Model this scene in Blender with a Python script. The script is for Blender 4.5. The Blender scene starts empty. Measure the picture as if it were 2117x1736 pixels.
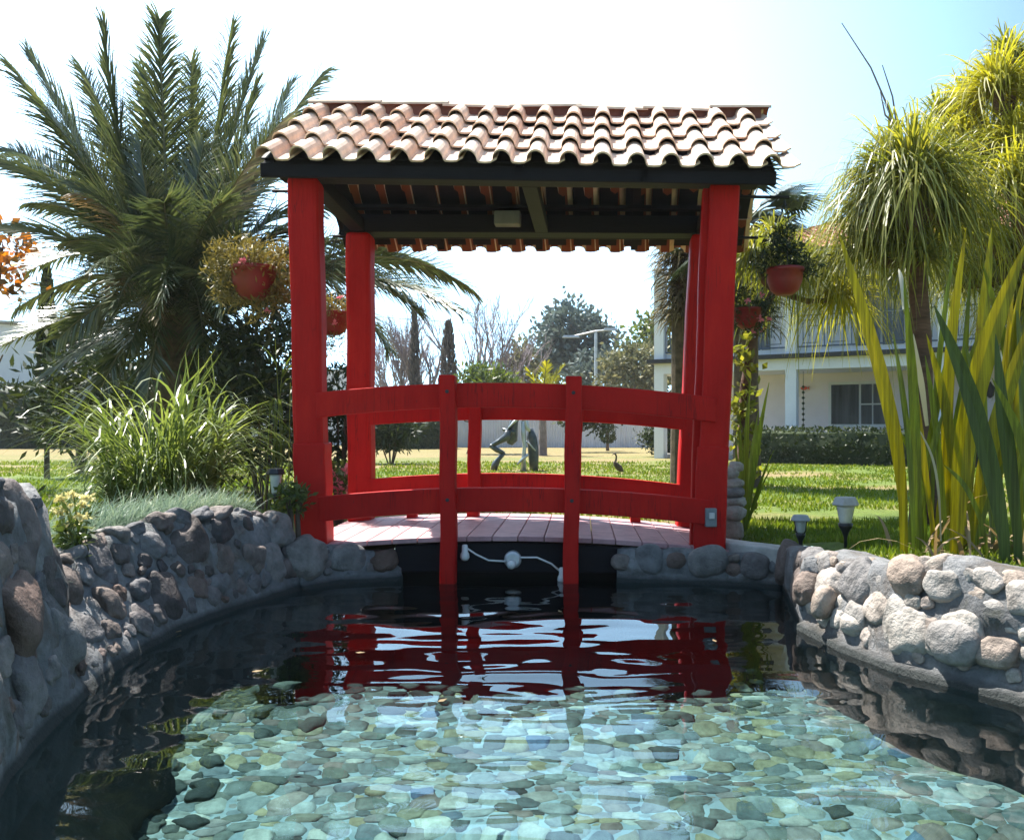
import bpy, math, random
import numpy as np
from mathutils import Vector, Matrix, noise

R = math.radians
rnd = random.Random(11)
U = rnd.uniform
scene = bpy.context.scene
col = scene.collection

# ------------------------------------------------------------------ camera
CAMZ, FPX, CX, HY = 1.08, 1830.0, 1058.5, 885.0
cam_data = bpy.data.cameras.new("camera")
cam_data.sensor_width = 36.0
cam_data.lens = FPX / 2117.0 * 36.0
cam_data.shift_y = 17.0 / 2117.0
cam_data.clip_start = 0.05
cam_data.clip_end = 2000.0
cam = bpy.data.objects.new("camera", cam_data)
cam.location = (0, 0, CAMZ)
cam.rotation_euler = (R(90), 0, 0)
col.objects.link(cam)
scene.camera = cam

# ------------------------------------------------------------------ light
SUN = Vector((-0.35, 0.37, 1.0)).normalized()
elev = math.asin(SUN.z)
azim = math.atan2(SUN.x, SUN.y)
world = bpy.data.worlds.new("World")
scene.world = world
world.use_nodes = True
wn = world.node_tree
sky = wn.nodes.new("ShaderNodeTexSky")
sky.sky_type = 'NISHITA'
sky.sun_disc = False
sky.sun_elevation = elev
sky.sun_rotation = azim
sky.air_density = 1.1
sky.dust_density = 1.3
sky.ozone_density = 1.0
sky.altitude = 0
bg = wn.nodes["Background"]
bg.inputs[1].default_value = 0.085
wtc = wn.nodes.new("ShaderNodeTexCoord")
wma = wn.nodes.new("ShaderNodeVectorMath"); wma.operation = 'ADD'
wma.inputs[1].default_value = (0, 0, 0.22)     # thin bright haze: the band at the horizon is as pale as the sky above it
wnm = wn.nodes.new("ShaderNodeVectorMath"); wnm.operation = 'NORMALIZE'
wn.links.new(wtc.outputs["Generated"], wma.inputs[0])
wn.links.new(wma.outputs[0], wnm.inputs[0])
wn.links.new(wnm.outputs[0], sky.inputs["Vector"])
# sunlit haze bank: the low sky on the sun's side is much brighter than the sky behind the viewer
wdot = wn.nodes.new("ShaderNodeVectorMath"); wdot.operation = 'DOT_PRODUCT'
wdot.inputs[1].default_value = Vector((-0.16, 0.95, 0.22)).normalized()
wn.links.new(wtc.outputs["Generated"], wdot.inputs[0])
wmr = wn.nodes.new("ShaderNodeMapRange"); wmr.interpolation_type = 'SMOOTHSTEP'
wmr.inputs[1].default_value = 0.72; wmr.inputs[2].default_value = 0.97
wmr.inputs[3].default_value = 1.0; wmr.inputs[4].default_value = 2.4
wn.links.new(wdot.outputs["Value"], wmr.inputs[0])
wsc = wn.nodes.new("ShaderNodeVectorMath"); wsc.operation = 'SCALE'
wn.links.new(sky.outputs[0], wsc.inputs[0]); wn.links.new(wmr.outputs[0], wsc.inputs["Scale"])
wtint = wn.nodes.new("ShaderNodeVectorMath"); wtint.operation = 'MULTIPLY'
wtint.inputs[1].default_value = (0.90, 1.07, 1.0)
wn.links.new(wsc.outputs[0], wtint.inputs[0])
wn.links.new(wtint.outputs[0], bg.inputs[0])
sl = bpy.data.lights.new("sun", 'SUN')
sl.energy = 5.0
sl.angle = R(0.5)
sl.cycles.is_caustics_light = True
sl.color = (1.0, 0.95, 0.87)
so = bpy.data.objects.new("sun", sl)
so.rotation_euler = (-SUN).to_track_quat('-Z', 'Y').to_euler()
so.location = (-20, 30, 40)
col.objects.link(so)
scene.view_settings.view_transform = 'Standard'
scene.view_settings.look = 'None'
scene.view_settings.exposure = 1.42
scene.view_settings.gamma = 1.0
scene.cycles.max_bounces = 8
scene.cycles.transparent_max_bounces = 12
scene.cycles.caustics_reflective = False
scene.cycles.caustics_refractive = True
scene.cycles.sample_clamp_indirect = 6.0


def at(x, y, Y):
    return Vector(((x - CX) / FPX * Y, Y, CAMZ - (y - HY) / FPX * Y))


def smooth(a, b, x):
    t = max(0.0, min(1.0, (x - a) / (b - a)))
    return t * t * (3 - 2 * t)


# ------------------------------------------------------------------ materials
def new_mat(name):
    m = bpy.data.materials.new(name)
    m.use_nodes = True
    nt = m.node_tree
    return m, nt, nt.nodes["Principled BSDF"]


def noise_node(nt, scale, detail=4, rough=0.55, coord='Object', vec=None, stretch=None):
    n = nt.nodes.new("ShaderNodeTexNoise")
    n.inputs["Scale"].default_value = scale
    n.inputs["Detail"].default_value = detail
    n.inputs["Roughness"].default_value = rough
    if vec is None:
        tc = nt.nodes.new("ShaderNodeTexCoord")
        vec = tc.outputs[coord]
    if stretch:
        mp = nt.nodes.new("ShaderNodeMapping")
        mp.inputs["Scale"].default_value = stretch
        nt.links.new(vec, mp.inputs[0])
        vec = mp.outputs[0]
    nt.links.new(vec, n.inputs["Vector"])
    return n


def ramp(nt, fac, stops):
    r = nt.nodes.new("ShaderNodeValToRGB")
    e = r.color_ramp.elements
    while len(e) < len(stops):
        e.new(0.5)
    for i, (p, c) in enumerate(stops):
        e[i].position = p
        e[i].color = (c[0], c[1], c[2], 1)
    nt.links.new(fac, r.inputs[0])
    return r.outputs[0]


def mixc(nt, fac, a, b, mode='MIX'):
    m = nt.nodes.new("ShaderNodeMix")
    m.data_type = 'RGBA'
    m.blend_type = mode
    for sock, v in ((m.inputs[0], fac), (m.inputs[6], a), (m.inputs[7], b)):
        if isinstance(v, (int, float)):
            sock.default_value = v
        elif isinstance(v, tuple):
            sock.default_value = (v[0], v[1], v[2], 1)
        else:
            nt.links.new(v, sock)
    return m.outputs[2]


def add_bump(nt, bsdf, height, strength, dist):
    b = nt.nodes.new("ShaderNodeBump")
    b.inputs["Strength"].default_value = strength
    b.inputs["Distance"].default_value = dist
    nt.links.new(height, b.inputs["Height"])
    nt.links.new(b.outputs[0], bsdf.inputs["Normal"])
    return b


def mat_plain(name, c, rough=0.6, var=0.25, scale=6.0, bump=0.0, bscale=40.0, spec=0.5, metal=0.0, stretch=None):
    m, nt, b = new_mat(name)
    n = noise_node(nt, scale, 5, 0.6, stretch=stretch)
    lo = tuple(v * (1 - var) for v in c)
    hi = tuple(min(1, v * (1 + var)) for v in c)
    nt.links.new(ramp(nt, n.outputs[0], [(0.3, lo), (0.7, hi)]), b.inputs["Base Color"])
    b.inputs["Roughness"].default_value = rough
    b.inputs["Specular IOR Level"].default_value = spec
    b.inputs["Metallic"].default_value = metal
    if bump:
        n2 = noise_node(nt, bscale, 4, 0.6, stretch=stretch)
        add_bump(nt, b, n2.outputs[0], bump, 0.01)
    return m


def mat_island(name, stops, rough=0.6, nscale=20.0, nvar=0.3, bump=0.3, bscale=60.0, spec=0.4, bdist=0.01):
    """colour drawn per connected piece (tile, plank, stone) plus grain"""
    m, nt, b = new_mat(name)
    g = nt.nodes.new("ShaderNodeNewGeometry")
    oi = nt.nodes.new("ShaderNodeObjectInfo")
    ad = nt.nodes.new("ShaderNodeMath"); ad.operation = 'ADD'
    nt.links.new(g.outputs["Random Per Island"], ad.inputs[0])
    nt.links.new(oi.outputs["Random"], ad.inputs[1])
    fr = nt.nodes.new("ShaderNodeMath"); fr.operation = 'FRACT'
    nt.links.new(ad.outputs[0], fr.inputs[0])
    c = ramp(nt, fr.outputs[0], stops)
    n = noise_node(nt, nscale, 6, 0.65)
    d = ramp(nt, n.outputs[0], [(0.3, (1 - nvar,) * 3), (0.7, (1 + nvar * 0.5,) * 3)])
    nt.links.new(mixc(nt, 1.0, c, d, 'MULTIPLY'), b.inputs["Base Color"])
    b.inputs["Roughness"].default_value = rough
    b.inputs["Specular IOR Level"].default_value = spec
    if bump:
        n2 = noise_node(nt, bscale, 5, 0.65)
        add_bump(nt, b, n2.outputs[0], bump, bdist)
    return m


def mat_leaf(name, stops, trans=0.4, rough=0.45, spec=0.5, tcol=(1.25, 1.2, 0.6), stripes=False):
    m, nt, b = new_mat(name)
    g = nt.nodes.new("ShaderNodeNewGeometry")
    n = noise_node(nt, 1.7, 3, 0.6)
    ad = nt.nodes.new("ShaderNodeMath"); ad.operation = 'MULTIPLY_ADD'
    nt.links.new(g.outputs["Random Per Island"], ad.inputs[0])
    ad.inputs[1].default_value = 0.6
    sub = nt.nodes.new("ShaderNodeMath"); sub.operation = 'MULTIPLY_ADD'
    nt.links.new(n.outputs[0], sub.inputs[0]); sub.inputs[1].default_value = 1.0; sub.inputs[2].default_value = -0.3
    nt.links.new(sub.outputs[0], ad.inputs[2])
    c = ramp(nt, ad.outputs[0], stops)
    if stripes:
        sn = noise_node(nt, 30, 3, 0.7, stretch=(2.6, 1.2, 0.05))
        c = mixc(nt, 1.0, c, ramp(nt, sn.outputs[0], [(0.35, (0.55, 0.55, 0.5)), (0.65, (1.2, 1.2, 1.2))]), 'MULTIPLY')
        bn = noise_node(nt, 5, 5, 0.75)
        c = mixc(nt, ramp(nt, bn.outputs[0], [(0.66, (0, 0, 0)), (0.72, (0.85, 0.85, 0.85))]), c, (0.20, 0.12, 0.05))
        add_bump(nt, b, sn.outputs[0], 0.3, 0.004)
    nt.links.new(c, b.inputs["Base Color"])
    b.inputs["Roughness"].default_value = rough
    b.inputs["Specular IOR Level"].default_value = spec
    t = nt.nodes.new("ShaderNodeBsdfTranslucent")
    nt.links.new(mixc(nt, 1.0, c, tcol, 'MULTIPLY'), t.inputs[0])
    mx = nt.nodes.new("ShaderNodeMixShader")
    mx.inputs[0].default_value = trans
    nt.links.new(b.outputs[0], mx.inputs[1])
    nt.links.new(t.outputs[0], mx.inputs[2])
    nt.links.new(mx.outputs[0], nt.nodes["Material Output"].inputs[0])
    return m


def wood_red():
    m, nt, b = new_mat("red_paint")
    n = noise_node(nt, 3.0, 6, 0.65, stretch=(1.2, 1.2, 0.5))
    c = ramp(nt, n.outputs[0], [(0.3, (0.42, 0.006, 0.006)), (0.55, (0.54, 0.010, 0.008)), (0.75, (0.64, 0.020, 0.010))])
    n3 = noise_node(nt, 26.0, 5, 0.75, stretch=(1, 1, 0.25))
    w = ramp(nt, n3.outputs[0], [(0.65, (0, 0, 0)), (0.72, (1, 1, 1))])
    c = mixc(nt, w, c, (0.22, 0.02, 0.018))
    n4 = noise_node(nt, 16.0, 3, 0.6, stretch=(1.4, 1.4, 0.06))
    cr = ramp(nt, n4.outputs[0], [(0.485, (0, 0, 0)), (0.5, (0.8, 0.8, 0.8)), (0.515, (0, 0, 0))])
    n5 = noise_node(nt, 1.6, 2, 0.5)
    cm = nt.nodes.new("ShaderNodeMath"); cm.operation = 'MULTIPLY'
    nt.links.new(cr, cm.inputs[0]); nt.links.new(ramp(nt, n5.outputs[0], [(0.45, (0, 0, 0)), (0.62, (1, 1, 1))]), cm.inputs[1])
    nt.links.new(mixc(nt, cm.outputs[0], c, (0.10, 0.006, 0.008)), b.inputs["Base Color"])
    b.inputs["Roughness"].default_value = 0.55
    b.inputs["Specular IOR Level"].default_value = 0.15
    n2 = noise_node(nt, 30, 5, 0.6, stretch=(1, 1, 0.12))
    add_bump(nt, b, n2.outputs[0], 0.45, 0.012)
    return m


M = {}
M['red'] = wood_red()
M['tile'] = mat_island("clay_tile", [(0, (0.66, 0.45, 0.35)), (0.25, (0.76, 0.60, 0.50)), (0.5, (0.68, 0.48, 0.37)), (0.75, (0.78, 0.63, 0.54)), (1, (0.72, 0.54, 0.43))], 0.85, 9, 0.26, 0.3, 90, 0.25)
M['house_tile'] = mat_island("house_tile", [(0, (0.42, 0.20, 0.14)), (1, (0.50, 0.26, 0.19))], 0.85, 9, 0.3, 0.3, 60, 0.25)


def shade_underside(m, c):
    """faces turned down take a darker red: shade under the roof put into the colour"""
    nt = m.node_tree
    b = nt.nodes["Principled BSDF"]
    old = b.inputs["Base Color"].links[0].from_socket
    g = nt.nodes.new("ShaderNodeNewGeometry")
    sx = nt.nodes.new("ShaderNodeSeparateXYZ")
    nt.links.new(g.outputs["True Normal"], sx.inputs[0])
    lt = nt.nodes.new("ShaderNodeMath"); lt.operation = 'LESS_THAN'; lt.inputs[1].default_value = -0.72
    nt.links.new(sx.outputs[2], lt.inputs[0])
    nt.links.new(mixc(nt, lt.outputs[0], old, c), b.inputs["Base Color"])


shade_underside(M['tile'], (0.20, 0.055, 0.03))
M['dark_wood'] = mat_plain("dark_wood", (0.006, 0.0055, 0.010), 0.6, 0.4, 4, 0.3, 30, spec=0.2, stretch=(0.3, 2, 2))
M['deck'] = mat_island("deck_paint", [(0, (0.42, 0.22, 0.24)), (0.5, (0.50, 0.28, 0.30)), (1, (0.56, 0.34, 0.35))], 0.6, 9, 0.3, 0.3, 50)
M['mortar'] = None
M['white_wall'] = mat_plain("white_plaster", (0.80, 0.81, 0.88), 0.85, 0.06, 1.5, 0.1, 60)
M['pink_wall'] = mat_plain("veranda_plaster", (0.82, 0.74, 0.77), 0.85, 0.06, 1.5, 0.1, 60)
M['dark_trim'] = mat_plain("dark_trim", (0.03, 0.028, 0.035), 0.6, 0.2, 3)
M['iron'] = mat_plain("painted_iron", (0.05, 0.08, 0.14), 0.5, 0.2, 5)
M['glass'] = mat_plain("window_glass", (0.085, 0.09, 0.10), 0.12, 0.6, 2.2, spec=0.6, stretch=(3.5, 3.5, 0.15))
M['white_paint'] = mat_plain("white_paint", (0.75, 0.75, 0.75), 0.5, 0.05, 4)
M['bronze'] = mat_plain("patinated_bronze", (0.10, 0.11, 0.12), 0.38, 0.4, 6, 0.2, 30, metal=0.6)
M['pale_metal'] = mat_plain("pale_metal", (0.55, 0.57, 0.6), 0.4, 0.15, 6, metal=0.5)
M['grey_plastic'] = mat_plain("grey_plastic", (0.20, 0.22, 0.24), 0.5, 0.15, 12)
M['lamp_cap'] = mat_plain("weathered_grey_cap", (0.34, 0.35, 0.37), 0.5, 0.2, 12, 0.1)
M['black_plastic'] = mat_plain("black_plastic", (0.015, 0.015, 0.02), 0.4, 0.2, 10)
M['lens'] = mat_plain("frosted_lens", (0.50, 0.52, 0.48), 0.25, 0.15, 16, spec=0.7)
M['terracotta'] = mat_plain("red_pot", (0.22, 0.014, 0.014), 0.5, 0.2, 8, 0.1)
M['bark'] = mat_plain("bark", (0.10, 0.07, 0.05), 0.9, 0.5, 9, 0.9, 22, stretch=(1, 1, 0.35))
M['bark_brown'] = mat_plain("brown_bark", (0.12, 0.065, 0.045), 0.9, 0.45, 9, 0.9, 18, stretch=(0.6, 0.6, 2.5))
M['bark_grey'] = mat_plain("grey_bark", (0.20, 0.17, 0.17), 0.9, 0.35, 6, 0.4, 20)
M['fibre'] = mat_plain("palm_fibre", (0.09, 0.065, 0.04), 0.95, 0.5, 10, 0.8, 25)
M['rock'] = mat_island("river_rock", [(0, (0.07, 0.065, 0.07)), (0.17, (0.22, 0.17, 0.145)), (0.35, (0.12, 0.125, 0.14)), (0.5, (0.27, 0.25, 0.24)), (0.65, (0.16, 0.105, 0.085)), (0.82, (0.20, 0.20, 0.21)), (1, (0.10, 0.085, 0.08))], 0.7, 8, 0.6, 0.7, 30, 0.35, 0.03)
M['pale_rock'] = mat_island("pale_rock", [(0, (0.38, 0.34, 0.30)), (0.25, (0.47, 0.43, 0.39)), (0.45, (0.22, 0.21, 0.21)), (0.6, (0.38, 0.29, 0.23)), (0.8, (0.50, 0.46, 0.42)), (1, (0.31, 0.25, 0.22))], 0.7, 8, 0.6, 0.7, 30, 0.35, 0.03)
M['palm'] = mat_leaf("date_palm_leaf", [(0.1, (0.04, 0.06, 0.038)), (0.5, (0.085, 0.115, 0.062)), (0.9, (0.17, 0.185, 0.095))], 0.32, 0.27, 1.0)
M['palm_dry'] = mat_leaf("dry_palm_leaf", [(0.1, (0.22, 0.15, 0.08)), (0.9, (0.40, 0.30, 0.17))], 0.3, 0.6, 0.3, (1, 0.9, 0.7))
M['rachis'] = mat_plain("palm_rib", (0.16, 0.15, 0.07), 0.5, 0.3, 5)
M['fan'] = mat_leaf("fan_palm_leaf", [(0.1, (0.018, 0.035, 0.022)), (0.9, (0.05, 0.075, 0.035))], 0.2, 0.4, 0.8)
M['skirt'] = mat_leaf("dead_fan_leaf", [(0.1, (0.07, 0.055, 0.03)), (0.5, (0.15, 0.12, 0.06)), (0.9, (0.28, 0.23, 0.12))], 0.25, 0.7, 0.2, (1, 0.9, 0.7))
M['pony'] = mat_leaf("drooping_leaf", [(0.1, (0.09, 0.12, 0.022)), (0.5, (0.20, 0.22, 0.036)), (0.9, (0.36, 0.34, 0.06))], 0.48, 0.42, 0.6)
M['pony_yellow'] = mat_leaf("yellow_drooping_leaf", [(0.1, (0.20, 0.21, 0.02)), (0.5, (0.34, 0.33, 0.03)), (0.9, (0.48, 0.44, 0.05))], 0.5, 0.42, 0.5)
M['grass_blade'] = mat_leaf("clump_grass", [(0.1, (0.08, 0.12, 0.03)), (0.5, (0.15, 0.21, 0.06)), (0.9, (0.27, 0.32, 0.12))], 0.42, 0.36, 0.8)
M['sword_y'] = mat_leaf("yellow_sword_leaf", [(0.1, (0.30, 0.33, 0.02)), (0.5, (0.42, 0.42, 0.02)), (0.9, (0.55, 0.50, 0.03))], 0.55, 0.4, 0.5, (1.2, 1.1, 0.4), stripes=True)
M['sword_g'] = mat_leaf("green_sword_leaf", [(0.1, (0.14, 0.20, 0.022)), (0.5, (0.22, 0.28, 0.03)), (0.9, (0.33, 0.36, 0.045))], 0.5, 0.4, 0.5, stripes=True)
M['sword_d'] = mat_leaf("dark_sword_leaf", [(0.1, (0.05, 0.09, 0.02)), (0.9, (0.11, 0.17, 0.03))], 0.35, 0.4, 0.5, stripes=True)
M['sword_w'] = mat_leaf("bleached_leaf", [(0.1, (0.50, 0.48, 0.40)), (0.9, (0.70, 0.68, 0.58))], 0.3, 0.5, 0.4, (1, 1, 0.9))
M['fescue'] = mat_leaf("blue_fescue", [(0.1, (0.10, 0.16, 0.11)), (0.5, (0.18, 0.26, 0.20)), (0.9, (0.30, 0.36, 0.24))], 0.35, 0.5, 0.5, (1, 1, 0.9))
M['lawn_blade'] = mat_leaf("lawn_grass", [(0.1, (0.09, 0.15, 0.012)), (0.5, (0.15, 0.22, 0.018)), (0.9, (0.26, 0.29, 0.04))], 0.45, 0.5, 0.4)
M['shrub_dark'] = mat_leaf("dark_shrub_leaf", [(0.1, (0.014, 0.024, 0.012)), (0.5, (0.03, 0.05, 0.02)), (0.9, (0.07, 0.09, 0.035))], 0.2, 0.5, 0.35)
M['shrub'] = mat_leaf("green_shrub_leaf", [(0.1, (0.04, 0.065, 0.02)), (0.5, (0.08, 0.12, 0.03)), (0.9, (0.18, 0.22, 0.05))], 0.35, 0.45, 0.6)
M['olive'] = mat_leaf("olive_leaf", [(0.1, (0.10, 0.11, 0.06)), (0.5, (0.17, 0.17, 0.09)), (0.9, (0.26, 0.24, 0.13))], 0.3, 0.6, 0.4, (1, 1, 0.8))
M['far'] = mat_leaf("grey_green_leaf", [(0.1, (0.07, 0.10, 0.10)), (0.5, (0.11, 0.15, 0.145)), (0.9, (0.17, 0.21, 0.19))], 0.25, 0.6, 0.4, (1, 1, 0.9))
M['cypress'] = mat_leaf("cypress_leaf", [(0.1, (0.07, 0.065, 0.065)), (0.5, (0.11, 0.10, 0.10)), (0.9, (0.17, 0.15, 0.14))], 0.25, 0.7, 0.3, (1, 1, 0.9))  # paler greys, with distance haze put into the leaf colour
M['orange'] = mat_leaf("orange_leaf", [(0.1, (0.07, 0.06, 0.02)), (0.4, (0.20, 0.10, 0.02)), (0.6, (0.55, 0.20, 0.02)), (0.9, (0.70, 0.32, 0.03))], 0.4, 0.5, 0.4, (1, 0.8, 0.5))
M['basket'] = mat_leaf("basket_foliage", [(0.1, (0.10, 0.09, 0.03)), (0.5, (0.19, 0.16, 0.05)), (0.9, (0.30, 0.25, 0.08))], 0.35, 0.5, 0.4, (1.1, 1, 0.6))
M['pink'] = mat_leaf("pink_petal", [(0.1, (0.75, 0.18, 0.28)), (0.9, (0.85, 0.35, 0.42))], 0.4, 0.5, 0.3, (1, 0.9, 0.9))
M['cream'] = mat_leaf("cream_petal", [(0.1, (0.60, 0.52, 0.22)), (0.9, (0.75, 0.70, 0.42))], 0.35, 0.5, 0.3, (1, 1, 0.8))
M['twig'] = mat_plain("pale_twig", (0.26, 0.22, 0.24), 0.9, 0.3, 3)
M['concrete'] = mat_plain("concrete", (0.42, 0.40, 0.38), 0.85, 0.3, 8, 0.4, 60)
M['petal_rail'] = M['pink']


def mortar_mat():
    m, nt, b = new_mat("mortar")
    n = noise_node(nt, 5, 7, 0.68)
    c = ramp(nt, n.outputs[0], [(0.28, (0.11, 0.11, 0.115)), (0.5, (0.23, 0.235, 0.245)), (0.72, (0.38, 0.38, 0.39))])
    st = noise_node(nt, 2.3, 5, 0.7)
    c = mixc(nt, ramp(nt, st.outputs[0], [(0.5, (0, 0, 0)), (0.66, (0.8, 0.8, 0.8))]), c, (0.13, 0.10, 0.075))
    s2 = noise_node(nt, 3.1, 6, 0.75, stretch=(1.3, 1.3, 0.5))
    c = mixc(nt, ramp(nt, s2.outputs[0], [(0.56, (0, 0, 0)), (0.68, (0.7, 0.7, 0.7))]), c, (0.07, 0.075, 0.05))
    g = nt.nodes.new("ShaderNodeNewGeometry")
    sx = nt.nodes.new("ShaderNodeSeparateXYZ")
    nt.links.new(g.outputs["Position"], sx.inputs[0])
    n3 = noise_node(nt, 4, 4, 0.6)
    ma = nt.nodes.new("ShaderNodeMath"); ma.operation = 'MULTIPLY_ADD'
    nt.links.new(n3.outputs[0], ma.inputs[0]); ma.inputs[1].default_value = -0.05
    nt.links.new(sx.outputs[2], ma.inputs[2])
    wet = ramp(nt, ma.outputs[0], [(0.0, (1, 1, 1)), (0.03, (0, 0, 0))])
    nt.links.new(mixc(nt, wet, c, (0.035, 0.042, 0.042)), b.inputs["Base Color"])
    b.inputs["Roughness"].default_value = 0.85
    n2 = noise_node(nt, 24, 7, 0.7)
    add_bump(nt, b, n2.outputs[0], 1.0, 0.04)
    return m


M['mortar'] = mortar_mat()


M['pebble'] = mat_island("pebble", [(0.0, (0.06, 0.065, 0.055)), (0.12, (0.20, 0.20, 0.16)), (0.25, (0.10, 0.115, 0.105)), (0.38, (0.36, 0.29, 0.16)), (0.5, (0.15, 0.165, 0.15)),
                                (0.62, (0.34, 0.35, 0.31)), (0.74, (0.20, 0.14, 0.11)), (0.85, (0.55, 0.52, 0.42)), (0.93, (0.14, 0.16, 0.14)), (0.982, (0.2, 0.22, 0.22)), (0.993, (0.08, 0.12, 0.17)), (1.0, (0.08, 0.12, 0.17))], 0.7, 18, 0.45, 0.4, 40, 0.3)
M['shade_edge_rock'] = mat_island("shade_edge_rock", [(0, (0.03, 0.035, 0.03)), (0.5, (0.08, 0.085, 0.07)), (1, (0.15, 0.145, 0.11))], 0.8, 10, 0.5, 0.5, 40)  # dark tones that blend into the edge standing in for shade
M['shaded_floor'] = mat_plain("dark_shade_floor", (0.02, 0.025, 0.025), 0.9, 0.4, 3)  # near-black, roof shade on the pond floor put into the colour
M['grout'] = mat_plain("pale_grout", (0.29, 0.33, 0.32), 0.85, 0.25, 9, 0.4, 50)


def water_mat():
    m, nt, b = new_mat("pond_water")
    b.inputs["Base Color"].default_value = (0.42, 0.80, 0.92, 1)
    b.inputs["Roughness"].default_value = 0.0
    b.inputs["IOR"].default_value = 1.33
    b.inputs["Transmission Weight"].default_value = 1.0
    return m


M['water'] = water_mat()


def lawn_mat():
    m, nt, b = new_mat("lawn")
    n1 = noise_node(nt, 0.35, 5, 0.6, 'Object', stretch=(0.6, 1.0, 1))
    n2 = noise_node(nt, 9, 6, 0.75)
    g = ramp(nt, n1.outputs[0], [(0.34, (0.07, 0.13, 0.008)), (0.46, (0.12, 0.17, 0.016)), (0.55, (0.21, 0.18, 0.055)), (0.66, (0.28, 0.20, 0.09))])
    d = ramp(nt, n2.outputs[0], [(0.3, (0.55,) * 3), (0.7, (1.3,) * 3)])
    c = mixc(nt, 1.0, g, d, 'MULTIPLY')
    # the far lawn is drier
    tc = nt.nodes.new("ShaderNodeTexCoord")
    sx = nt.nodes.new("ShaderNodeSeparateXYZ")
    nt.links.new(tc.outputs["Object"], sx.inputs[0])
    md = nt.nodes.new("ShaderNodeMapRange")
    md.inputs[1].default_value = 19; md.inputs[2].default_value = 28
    nt.links.new(sx.outputs[1], md.inputs[0])
    mul = nt.nodes.new("ShaderNodeMath"); mul.operation = 'MULTIPLY'; mul.inputs[1].default_value = 0.75
    nt.links.new(md.outputs[0], mul.inputs[0])
    c = mixc(nt, mul.outputs[0], c, mixc(nt, 1.0, (0.26, 0.19, 0.08), d, 'MULTIPLY'))
    nt.links.new(c, b.inputs["Base Color"])
    b.inputs["Roughness"].default_value = 0.9
    n3 = noise_node(nt, 70, 3, 0.7)
    add_bump(nt, b, n3.outputs[0], 0.8, 0.03)
    return m


M['lawn'] = lawn_mat()


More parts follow.
